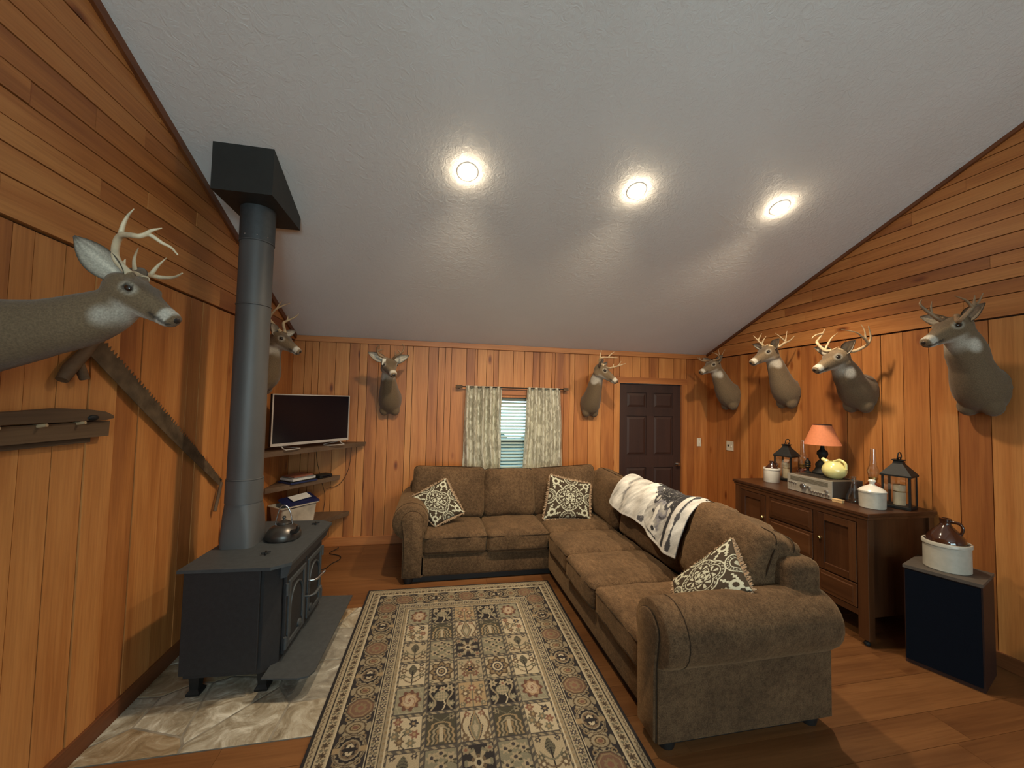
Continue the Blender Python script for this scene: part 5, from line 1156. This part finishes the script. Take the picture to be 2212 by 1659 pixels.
# yellow pitcher
t = on_top('yellow_pitcher', 3.445, 2.820, ZR, 'round pale yellow glazed pitcher standing on the stereo receiver', 'pitcher')
G().lathe([(0.001, 0), (0.045, 0), (0.055, 0.004), (0.082, 0.035), (0.090, 0.066), (0.084, 0.095), (0.066, 0.122), (0.050, 0.138), (0.048, 0.145), (0.043, 0.145), (0.045, 0.135), (0.06, 0.118), (0.001, 0.05)], n=40).build('body', M_YELLOW, t, local=True, smooth=50)
G().tube(catmull([(-0.012, 0.046, 0.128), (-0.016, 0.070, 0.142), (-0.020, 0.092, 0.158)], 5), [0.022]*5+[0.016]*5+[0.009], 12).build('spout', M_YELLOW, t, local=True, smooth=60)
G().tube(catmull([(0.0, -0.0, 0.142), (0.006, -0.045, 0.160), (0.012, -0.085, 0.135), (0.014, -0.090, 0.085)], 6), 0.0105, 10).build('handle', M_YELLOW, t, local=True, smooth=60)
# table lamp with a terracotta shade and a black dial-telephone style foot
lamp = on_top('table_lamp', 3.545, 3.010, ZR, 'table lamp with a flared terracotta shade and black base on the receiver', 'lamp')
G().lathe([(0.143, 0.268), (0.072, 0.450), (0.0705, 0.450), (0.1405, 0.268)], n=48).build('shade', M_SHADE, lamp, local=True, smooth=50)
G().lathe([(0.0705, 0.447), (0.0735, 0.449), (0.0735, 0.453), (0.0705, 0.455)], n=48).build('shade_trim', M_SPKSIDE, lamp, local=True, smooth=50)
G().lathe([(0.001, 0), (0.078, 0), (0.080, 0.012), (0.062, 0.030), (0.052, 0.060), (0.056, 0.085), (0.040, 0.110), (0.022, 0.128), (0.030, 0.150), (0.044, 0.180), (0.040, 0.205), (0.018, 0.225), (0.012, 0.270), (0.012, 0.330), (0.001, 0.332)], n=32).build('base', M_BLACK, lamp, local=True, smooth=45)
G().lathe([(0.001, 0.33), (0.014, 0.332), (0.028, 0.365), (0.026, 0.390), (0.001, 0.408)], n=20).build('bulb', M_WHITE, lamp, local=True, smooth=60)
g = G()
for k in range(3): a = 2*math.pi*k/3; g.tube([(0.012*math.cos(a), 0.012*math.sin(a), 0.32), (0.071*math.cos(a), 0.071*math.sin(a), 0.446)], 0.0016, 5)
g.build('shade_spider', M_BRASS, lamp, local=True)
t = on_top('brass_ornament', 3.475, 3.095, ZR, 'small dark brass ornament on the receiver at the foot of the lamp', 'ornament')
G().lathe([(0.001, 0), (0.030, 0), (0.030, 0.008), (0.012, 0.016), (0.012, 0.04), (0.024, 0.05), (0.024, 0.10), (0.012, 0.11), (0.008, 0.13), (0.001, 0.132)], n=20).build('body', M_BLACK, t, local=True, smooth=40)
for z in (0.055, 0.075, 0.095): G().lathe([(0.024, z-0.003), (0.027, z), (0.024, z+0.003)], n=20).build('ring', M_BRASS, t, local=True, smooth=60)
# flask, soap-sized box
t = on_top('glass_flask', 3.385, 2.615, Z, 'conical clear glass flask between the receiver and the lidded dish', 'flask')
G().lathe([(0.001, 0.002), (0.056, 0.002), (0.060, 0.010), (0.050, 0.055), (0.030, 0.110), (0.016, 0.150), (0.014, 0.195), (0.020, 0.205), (0.018, 0.206), (0.0125, 0.195), (0.0145, 0.150), (0.028, 0.110), (0.048, 0.055), (0.057, 0.012), (0.001, 0.006)], n=32).build('vessel', M_GLASS_D, t, local=True, smooth=60)
G().lathe([(0.0142, 0.158), (0.0165, 0.160), (0.0165, 0.166), (0.0142, 0.168)], n=20).build('neck_ring', M_GLASS, t, local=True, smooth=60)
t = on_top('wooden_box', 3.240, 2.625, Z, 'tiny pale wooden box at the front edge of the sideboard', 'box', None, 0.2)
G().box((-0.017, -0.036, 0), (0.017, 0.036, 0.016), 0.002).build('tray', plain('maple', (0.60, 0.38, 0.17), 0.5), t, local=True); G().box((-0.018, -0.037, 0.0165), (0.018, 0.037, 0.026), 0.002).build('lid', plain('maple_lid', (0.64, 0.42, 0.20), 0.5), t, local=True)

# ------------------------------------------------------------------ floor speaker with crock and jug
sp = thing('floor_speaker', (3.46, 2.06, 0), 'large floor speaker with dark navy grille cloth below the nearest right-wall deer', 'speaker')
A, B_ = Vector((3.228, 2.175, 0)), Vector((3.352, 1.842, 0)); dn = (B_-A).normalized(); back = Vector((-dn.y, dn.x, 0)); back = back if back.x > 0 else -back
D_ = 0.335; SH = 0.655
def quad(ins, z, d0, d1): return [A+dn*ins+back*d0+Vector((0, 0, z)), B_-dn*ins+back*d0+Vector((0, 0, z)), B_-dn*ins+back*d1+Vector((0, 0, z)), A+dn*ins+back*d1+Vector((0, 0, z))]
G().loft([quad(0, 0.0, 0.012, D_), quad(0, SH-0.02, 0.012, D_)]).build('cabinet', M_SPKSIDE, sp)
G().loft([quad(-0.003, SH-0.02, -0.004, D_+0.003), quad(-0.003, SH, -0.004, D_+0.003)]).build('top', M_SPKTOP, sp)
G().loft([quad(0.008, 0.03, -0.004, 0.011), quad(0.008, SH-0.03, -0.004, 0.011)]).build('grille', M_SPEAKER, sp)
cs = A*0.5+B_*0.5+back*0.165
crock(cs.x, cs.y, SH+0.0005, 0.118, 0.185, 'large pale stoneware crock on top of the floor speaker', M_CROCK)
jug(cs.x+0.005, cs.y+0.005, SH+0.0135, 0.150, 'dark brown glazed jug with a side handle standing in the large crock', 1.28)

# ------------------------------------------------------------------ deer shoulder mounts
M_FUR = painted('deer_coat', 0.85, 0.55, 260, 0.38, 170, sheen=0.15)
M_ANT = plain('antler_bone', (0.52, 0.38, 0.22), 0.5, 0, 0.3, 25, 0.25, 120)
M_ANT_D = plain('dark_antler', (0.26, 0.16, 0.085), 0.55, 0, 0.3, 25, 0.25, 120)
M_ANT_P = plain('pale_antler', (0.66, 0.54, 0.36), 0.45, 0, 0.25, 22, 0.25, 120)
M_EYE = plain('glass_eye', (0.010, 0.006, 0.004), 0.06, 0, 0.05, coat=1.0)
M_NOSE = plain('wet_nose', (0.022, 0.018, 0.016), 0.35)
M_BACKP = plain('mount_board', (0.07, 0.04, 0.02), 0.7)
def voxel_skin(vs, fs, voxel, smooth):
    me = bpy.data.meshes.new('tmp'); me.from_pydata([tuple(v) for v in vs], [], fs); me.update()
    bm = bmesh.new(); bm.from_mesh(me); bmesh.ops.recalc_face_normals(bm, faces=bm.faces[:]); bm.to_mesh(me); bm.free()
    o = link(bpy.data.objects.new('tmp', me))
    r = o.modifiers.new('r', 'REMESH'); r.mode = 'VOXEL'; r.voxel_size = voxel
    s = o.modifiers.new('s', 'SMOOTH'); s.iterations = smooth; s.factor = 0.5
    dg = bpy.context.evaluated_depsgraph_get(); e = o.evaluated_get(dg); m2 = bpy.data.meshes.new_from_object(e)
    V = np.empty(len(m2.vertices)*3, 'f'); m2.vertices.foreach_get('co', V); F = np.array([p.vertices[:] for p in m2.polygons], 'i')
    bpy.data.objects.remove(o); bpy.data.meshes.remove(me); bpy.data.meshes.remove(m2)
    return V.reshape(-1, 3), F
def interp(t, xs, ys): return float(np.interp(t, xs, ys))

def deer(S, n, poll, nose, antlers, label, body=1.0, antler_mat=None, ears=None, voxel=0.010, thick=1.0, coat=(0.185, 0.125, 0.070), ring_scale=1.0, ear_len=1.0, ear_back=0.0, cup=(0.75, 0.22, 0.30)):
    S, n, poll, nose = Vector(S), Vector(n), Vector(poll), Vector(nose)
    base = S.copy(); t = thing('deer_mount', tuple(base), label, 'deer mount', 'deer heads mounted on the walls')
    S, poll, nose = S-base, poll-base, nose-base; Zv = Vector((0, 0, 1))
    a = (nose-poll); L = a.length; a.normalize(); k = L/0.27; kk = k*ring_scale
    s = a.cross(Zv).normalized(); u = s.cross(a).normalized()
    lat0 = n.cross(Zv).normalized()
    if lat0.dot(s) < 0 and abs(lat0.dot(s)) > 0.3: lat0 = lat0
    # neck: from the wall, out and up to the back of the skull
    P0 = S; P3 = poll+a*(0.035*k)-u*(0.055*kk)
    nd_ = (Zv*0.80+n*0.45+(P3-P0-Zv*(P3-P0).z).normalized()*0.25).normalized()
    P1 = S+n*0.13*body-Zv*0.0; P2 = P3-nd_*0.15*k
    NB = 20; rings = []; NR = 20; cen = []
    for i in range(NB+1):
        q = i/NB; p = P0*(1-q)**3+P1*3*q*(1-q)**2+P2*3*q*q*(1-q)+P3*q**3
        T = ((P1-P0)*3*(1-q)**2+(P2-P1)*6*q*(1-q)+(P3-P2)*3*q*q).normalized()
        lat = (lat0*(1-q)+s*q).normalized(); lat = (lat-T*lat.dot(T)).normalized(); up = lat.cross(T).normalized()
        if q == 0: up = Zv; lat = lat0
        X = [0, 0.15, 0.35, 0.55, 0.75, 0.9, 1.0]
        hw = body*interp(q, X, [0.135, 0.138, 0.122, 0.100, 0.082*thick, 0.070*thick, 0.062*thick]); ht = body*interp(q, X, [0.155, 0.15, 0.128, 0.108, 0.092*thick, 0.08*thick, 0.068*thick]); hb = body*interp(q, X, [0.185, 0.175, 0.142, 0.115, 0.098*thick, 0.084*thick, 0.072*thick])
        ring = []
        for m in range(NR):
            an = 2*math.pi*m/NR; c, d = superpt(an, 2.15)
            ring.append(p+lat*hw*c+up*(ht if d > 0 else hb)*d)
        rings.append(ring); cen.append(p)
    g = G().loft(rings)
    # brisket and shoulder bulges
    for sg in (-1, 1):
        g.ball(S+n*0.062*body+lat0*sg*0.062*body-Zv*0.130*body, (0.06*body, 0.06*body, 0.07*body), 14, 10)
    # head
    hr = []
    for d, w, tp, bt in ((-0.045, 0.030, 0.010, 0.030), (-0.03, 0.050, 0.030, 0.060), (0.0, 0.062, 0.043, 0.085), (0.035, 0.066, 0.046, 0.092), (0.075, 0.064, 0.045, 0.084), (0.105, 0.055, 0.039, 0.070), (0.14, 0.043, 0.034, 0.058), (0.18, 0.034, 0.029, 0.048), (0.215, 0.031, 0.025, 0.042), (0.245, 0.031, 0.023, 0.038), (0.262, 0.027, 0.019, 0.031), (0.272, 0.017, 0.011, 0.018)):
        c0 = poll+a*d*k; ring = []
        for m in range(NR):
            an = 2*math.pi*m/NR; c, e = superpt(an, 2.3); ring.append(c0+s*w*kk*c+u*((tp if e > 0 else bt)*kk*e))
        hr.append(ring)
    g.loft(hr)
    for sg in (-1, 1):
        Mx = Matrix((a, s, u)).transposed()
        g.ball(poll+a*0.072*k+s*sg*0.050*kk+u*0.030*kk, (0.032*k, 0.016*k, 0.014*k), 10, 8, Mx)       # brow
        g.ball(poll+a*0.03*k+s*sg*0.045*kk-u*0.055*kk, (0.05*k, 0.022*k, 0.035*k), 10, 8, Mx)         # cheek
        g.ball(poll+a*0.022*k+s*sg*0.026*kk+u*0.047*kk, (0.014*k, 0.014*k, 0.02*k), 8, 6, Mx)         # antler base
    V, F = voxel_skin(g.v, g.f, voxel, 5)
    # coat colours by anatomy
    av, sv, uv = [np.array(x) for x in (a, s, u)]; rel = V-np.array(poll); da, dsd, du = rel@av/k, rel@sv/kk, rel@uv/kk
    base_c = np.array(coat); C = np.tile(base_c, (len(V), 1))
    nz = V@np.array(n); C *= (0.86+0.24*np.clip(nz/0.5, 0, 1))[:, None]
    def blend(m, c): C[:] = C*(1-m[:, None])+np.array(c)*m[:, None]
    sm = lambda x, lo, hi: np.clip((x-lo)/(hi-lo), 0, 1)**2*(3-2*np.clip((x-lo)/(hi-lo), 0, 1))
    head = sm(da, -0.06, 0.0)*sm(du, -0.14, -0.08)
    blend(sm(-np.hypot(np.hypot(da-0.050, (du+0.112)*0.9), dsd*0.75), -0.062, -0.040)*0.9, (0.68, 0.62, 0.52))           # throat patch
    blend(head*sm(-du, 0.030, 0.05)*sm(da, 0.04, 0.10)*0.8, (0.56, 0.50, 0.41))                                          # chin
    blend(head*sm(da, 0.208, 0.222)*(1-sm(da, 0.252, 0.258))*0.92, (0.66, 0.60, 0.50))                                    # muzzle band
    blend(head*sm(du, 0.022, 0.035)*sm(da, 0.04, 0.10)*(1-sm(da, 0.2, 0.22))*0.5, (0.085, 0.058, 0.034))                  # dark bridge of the nose
    for sg in (-1, 1):
        de = np.hypot(np.hypot((da-0.082)*0.8, (du-0.014)*1.15), (dsd-sg*0.055)*0.8)
        blend(sm(-de, -0.030, -0.019)*0.55, (0.56, 0.50, 0.40)); blend(sm(-de, -0.018, -0.013), (0.03, 0.02, 0.012))
    blend(sm(V@np.array(-Zv), 0.13*body, 0.20*body)*sm(nz, 0.05, 0.02)*0.0, (0.1, 0.07, 0.05))
    mouth = head*(np.abs(du+0.022) < 0.006)*sm(da, 0.17, 0.19)*(np.abs(dsd) > 0.010); blend(mouth*0.8, (0.03, 0.022, 0.016))
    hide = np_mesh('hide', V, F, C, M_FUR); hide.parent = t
    am = antler_mat or M_ANT
    for sg in (-1, 1):
        e = G().ball(poll+a*0.082*k+s*sg*0.0555*kk+u*0.014*kk, (0.0165*k, 0.010*k, 0.013*k), 14, 10, Matrix((a, s, u)).transposed())
        e.build('eye', M_EYE, t, local=True, smooth=80)
    g = G().ball(poll+a*0.262*k+u*0.001*k, (0.014*k, 0.021*k, 0.015*k), 14, 10, Matrix((a, s, u)).transposed()); g.build('nose', M_NOSE, t, local=True, smooth=80)
    # ears: cupped leaves, pale inside, dark rim
    for sg in (-1, 1):
        dv = (ears or {}).get(sg, (0.02, 0.86, 0.46))
        ed = (a*dv[0]+s*sg*dv[1]+u*dv[2]).normalized(); fc = a*cup[0]+s*sg*cup[1]+u*cup[2]; fc = (fc-ed*fc.dot(ed)).normalized(); wd = ed.cross(fc)
        b0 = poll-a*(0.002*k+ear_back)+s*sg*0.043*kk+u*0.020*kk-ed*0.016; EL = 0.165*k*ear_len; nu, nv = 13, 9; V1, V2, C1, C2 = [], [], [], []
        for i in range(nu):
            q = i/(nu-1); w = EL*0.31*math.sin(math.pi*min(1, 0.10+0.90*q)**0.80)**0.85 if q < 1 else 0.002
            w = max(w, 0.004)
            for j in range(nv):
                r = j/(nv-1)*2-1; curl = (1-0.55*q); hollow = (1-r*r)*w*0.75*curl
                p = b0+ed*EL*q+wd*w*r*(1-0.25*curl)-fc*hollow+fc*w*0.25
                V1.append(p+fc*0.0); V2.append(p-fc*0.0055-(0 if abs(r) < 1 else 1)*wd*0)
                rim = max(abs(r)**3, q**6); streak = 0.5+0.5*math.sin(r*9+q*4)
                C1.append(tuple((np.array((0.80, 0.72, 0.58))*(0.6+0.4*streak))*(1-rim)+np.array((0.07, 0.048, 0.03))*rim)); C2.append(tuple(np.array(coat)*0.85*(1-0.5*q**3)))
        N = nu*nv; Fg = np_grid_faces(nu, nv)
        rimi = [i*nv for i in range(nu)]+[(nu-1)*nv+j for j in range(1, nv)]+[i*nv+nv-1 for i in range(nu-2, -1, -1)]+[j for j in range(nv-2, 0, -1)]
        R = np.array([(rimi[q], rimi[(q+1) % len(rimi)], rimi[(q+1) % len(rimi)]+N, rimi[q]+N) for q in range(len(rimi))])
        o = np_mesh('ear', np.array([tuple(p) for p in V1+V2]), np.concatenate([Fg, Fg[:, ::-1]+N, R]), np.array(C1+C2), M_FUR); o.parent = t
    # antlers: main beam and tines, each antler one part
    for ant in antlers:
        g = G(); beam = [Vector(p)-base for p in ant[0]]
        root = min((poll+a*0.022*k+s*q*0.028*kk+u*0.045*kk for q in (-1, 1)), key=lambda p: (p-beam[0]).length)
        beam[0] = root; bp = catmull(beam, 6); m = len(bp)
        r0 = 0.0145*k
        g.tube(bp, [r0*(1-0.78*(i/(m-1))**1.5) if i else r0*1.25 for i in range(m)], 9)
        for tn in ant[1:]:
            pts = [Vector(p)-base for p in tn]; near = min(bp, key=lambda p: (p-pts[0]).length); pts[0] = near
            if len(pts) < 3: pts.insert(1, (pts[0]+pts[1])/2)
            tp = catmull(pts, 5); m2 = len(tp); g.tube(tp, [r0*0.66*(1-0.82*(i/(m2-1))**1.3) for i in range(m2)], 8)
        g.build('antler', am, t, local=True, smooth=70)
    pl = []
    for m in range(24):
        c, d = superpt(2*math.pi*m/24, 2.15); pl.append((c*0.125*body, d*(0.145 if d > 0 else 0.172)*body))
    g = G().loft([[lat0*x+Zv*z-n*0.004 for x, z in pl], [lat0*x+Zv*z+n*0.008 for x, z in pl]]); g.build('mounting_board', M_BACKP, t, local=True)
    return t

ANT = {"L":[[[[-1.098,1.62,2.146],[-1.103,1.596,2.19],[-1.091,1.572,2.231],[-1.063,1.547,2.257],[-1.027,1.523,2.255],[-0.979,1.501,2.246],[-0.959,1.516,2.259],[-0.929,1.53,2.24],[-0.91,1.545,2.231],[-0.897,1.56,2.212]],[[-1.06,1.547,2.262],[-1.056,1.547,2.298],[-1.044,1.547,2.331],[-1.028,1.547,2.356]],[[-0.973,1.516,2.256],[-0.953,1.516,2.274],[-0.923,1.516,2.286]],[[-1.097,1.62,2.149],[-1.093,1.62,2.2]]],[[[-1.114,1.66,2.157],[-1.12,1.711,2.176],[-1.11,1.762,2.186],[-1.085,1.791,2.188],[-1.019,1.756,2.183],[-0.97,1.72,2.192]],[[-1.13,1.711,2.176],[-1.126,1.711,2.229],[-1.115,1.711,2.275]],[[-1.097,1.762,2.187],[-1.08,1.762,2.224],[-1.051,1.762,2.26]]]],"C":[[[[-1.471,3.9,2.366],[-1.478,3.878,2.412],[-1.467,3.856,2.44],[-1.425,3.842,2.496],[-1.373,3.851,2.54],[-1.308,3.86,2.572]],[[-1.41,3.842,2.51],[-1.393,3.842,2.549],[-1.371,3.842,2.584]]],[[[-1.411,3.95,2.366],[-1.4,3.982,2.403],[-1.379,4.014,2.436],[-1.311,4.011,2.476],[-1.279,4.0,2.506]],[[-1.381,4.014,2.436],[-1.375,4.014,2.485]]]],"A":[[[[-0.544,4.5,2.157],[-0.595,4.464,2.197],[-0.62,4.427,2.247],[-0.613,4.402,2.274],[-0.587,4.38,2.302]],[[-0.61,4.427,2.237],[-0.549,4.427,2.255]],[[-0.585,4.464,2.187],[-0.577,4.464,2.248]]],[[[-0.461,4.5,2.16],[-0.419,4.464,2.199],[-0.358,4.427,2.228],[-0.334,4.402,2.288],[-0.357,4.38,2.324]],[[-0.368,4.427,2.223],[-0.408,4.427,2.267]],[[-0.428,4.464,2.189],[-0.435,4.464,2.25]]]],"B":[[[[2.035,4.53,2.148],[1.991,4.49,2.217],[1.973,4.45,2.264],[2.0,4.418,2.279],[2.062,4.409,2.28],[2.179,4.4,2.279]],[[1.979,4.45,2.258],[1.978,4.45,2.321],[1.996,4.45,2.373]],[[2.062,4.409,2.28],[2.092,4.409,2.316],[2.14,4.409,2.352]]],[[[2.102,4.57,2.153],[2.163,4.62,2.171],[2.263,4.67,2.191],[2.344,4.653,2.217],[2.404,4.62,2.24]],[[2.237,4.67,2.184],[2.262,4.67,2.233]],[[2.319,4.653,2.21],[2.357,4.653,2.271]]]],"R1":[[[[3.474,4.42,2.265],[3.446,4.481,2.3],[3.408,4.52,2.314],[3.353,4.52,2.354]],[[3.408,4.52,2.314],[3.394,4.52,2.356]],[[3.433,4.481,2.299],[3.426,4.481,2.347]]],[[[3.485,4.35,2.259],[3.493,4.302,2.302],[3.489,4.273,2.334],[3.482,4.28,2.427]],[[3.489,4.273,2.334],[3.45,4.273,2.367],[3.384,4.273,2.387]],[[3.489,4.273,2.334],[3.523,4.273,2.358],[3.569,4.273,2.431]]]],"R2":[[[[3.489,3.57,2.338],[3.49,3.612,2.389],[3.468,3.645,2.438],[3.412,3.66,2.499]],[[3.463,3.645,2.443],[3.481,3.645,2.48],[3.508,3.645,2.527]],[[3.472,3.612,2.403],[3.496,3.612,2.445],[3.532,3.612,2.493]],[[3.478,3.57,2.353],[3.519,3.57,2.4]]],[[[3.505,3.51,2.327],[3.539,3.469,2.357],[3.572,3.428,2.392],[3.623,3.411,2.417],[3.67,3.4,2.466]],[[3.578,3.428,2.398],[3.596,3.428,2.452],[3.608,3.428,2.521]],[[3.584,3.428,2.403],[3.527,3.428,2.453],[3.465,3.428,2.489]],[[3.534,3.469,2.352],[3.551,3.469,2.397]]]],"R3":[[[[3.439,2.83,2.202],[3.422,2.874,2.239],[3.393,2.917,2.311],[3.45,2.952,2.353],[3.492,2.961,2.391],[3.545,2.97,2.456]],[[3.502,2.961,2.409],[3.445,2.961,2.397],[3.404,2.961,2.377],[3.388,2.961,2.355]],[[3.422,2.874,2.247],[3.494,2.874,2.347],[3.567,2.874,2.406]],[[3.444,2.83,2.202],[3.528,2.83,2.274]]],[[[3.459,2.77,2.188],[3.54,2.725,2.218],[3.605,2.679,2.256],[3.583,2.634,2.276],[3.587,2.615,2.313],[3.569,2.607,2.365],[3.545,2.6,2.417]],[[3.578,2.634,2.28],[3.56,2.634,2.322],[3.551,2.634,2.381],[3.514,2.634,2.437]],[[3.573,2.634,2.283],[3.521,2.634,2.332],[3.459,2.634,2.364],[3.312,2.634,2.379]],[[3.491,2.725,2.204],[3.521,2.725,2.258]]]],"R4":[[[[3.419,2.03,2.326],[3.433,2.055,2.347],[3.388,2.081,2.393],[3.35,2.102,2.439],[3.334,2.111,2.472],[3.364,2.12,2.506]],[[3.388,2.081,2.393],[3.385,2.081,2.438],[3.395,2.081,2.485]],[[3.42,2.055,2.351],[3.425,2.055,2.377]]],[[[3.441,1.98,2.318],[3.394,1.944,2.316],[3.392,1.907,2.35],[3.404,1.878,2.397],[3.443,1.869,2.433],[3.468,1.86,2.49]],[[3.402,1.878,2.395],[3.344,1.878,2.44],[3.254,1.878,2.461]],[[3.414,1.878,2.402],[3.429,1.878,2.479]],[[3.407,1.944,2.324],[3.404,1.944,2.349]]]]}
deer((XL+0.006, 1.63, 1.905), (1, 0, 0), (-1.100, 1.635, 2.112), (-0.914, 1.607, 1.984), ANT['L'], 'largest deer head with pale antlers jutting from the left wall, in profile', 0.86, M_ANT_P, {1: (-0.97, 0.14, 0.20), -1: (-0.80, 0.5, -0.05)}, 0.009, 1.10, ring_scale=1.26, ear_len=1.36, ear_back=0.004, cup=(0.5, 0.7, 0.05))
deer((XL+0.006, 3.99, 1.92), (1, 0, 0), (-1.425, 3.935, 2.275), (-1.215, 3.890, 2.130), ANT['C'], 'deer head in the far left corner half hidden behind the flue', 0.92, None, ring_scale=1.25, ear_len=1.1)
da_ = deer((-0.510, YB-0.006, 1.715), (0, -1, 0), (-0.510, 4.56, 2.130), (-0.425, 4.36, 1.975), ANT['A'], 'deer head facing the room on the back wall between television and window', 0.97, M_ANT_D, {1: (-0.2, 0.9, 0.30), -1: (-0.2, 0.9, 0.30)}, ring_scale=1.3, ear_len=1.25)
deer((2.025, YB-0.006, 1.715), (0, -1, 0), (2.020, 4.57, 2.165), (2.205, 4.45, 1.985), ANT['B'], 'deer head turned towards the door on the back wall beside the curtain', 0.90, None, ring_scale=1.2, ear_len=1.1)
deer((XR-0.006, 4.42, 1.865), (-1, 0, 0), (3.520, 4.386, 2.263), (3.295, 4.382, 2.138), ANT['R1'], 'deer head on the right wall nearest the door corner', 0.98, M_ANT_D, ring_scale=1.28, ear_len=1.05)
deer((XR-0.006, 3.585, 1.890), (-1, 0, 0), (3.520, 3.545, 2.335), (3.300, 3.575, 2.183), ANT['R2'], 'deer head on the right wall above the far black lantern', 0.92, None, ring_scale=1.28, ear_len=1.1)
deer((XR-0.006, 2.850, 1.885), (-1, 0, 0), (3.500, 2.800, 2.195), (3.270, 2.840, 2.052), ANT['R3'], 'deer head with the widest antlers above the terracotta lamp', 1.0, None, None, 0.010, 1.15, ring_scale=1.3, ear_len=1.15)
deer((XR-0.006, 2.045, 1.890), (-1, 0, 0), (3.500, 2.005, 2.322), (3.268, 2.055, 2.180), ANT['R4'], 'dark-antlered deer head on the right wall above the floor speaker', 1.0, M_ANT_D, None, 0.009, 1.2, ring_scale=1.3, ear_len=1.05)

g = G().box((-0.018, -0.002, -0.036), (0.018, 0.0, 0.036), 0.0008); g.xf(Matrix.Translation((-0.545, 4.455, 2.125)) @ Matrix.Rotation(0.1, 4, 'Y'))
g.build('paper_tag', plain('white_card', (0.62, 0.58, 0.48), 0.7), da_, label='white paper tag tied to an antler')
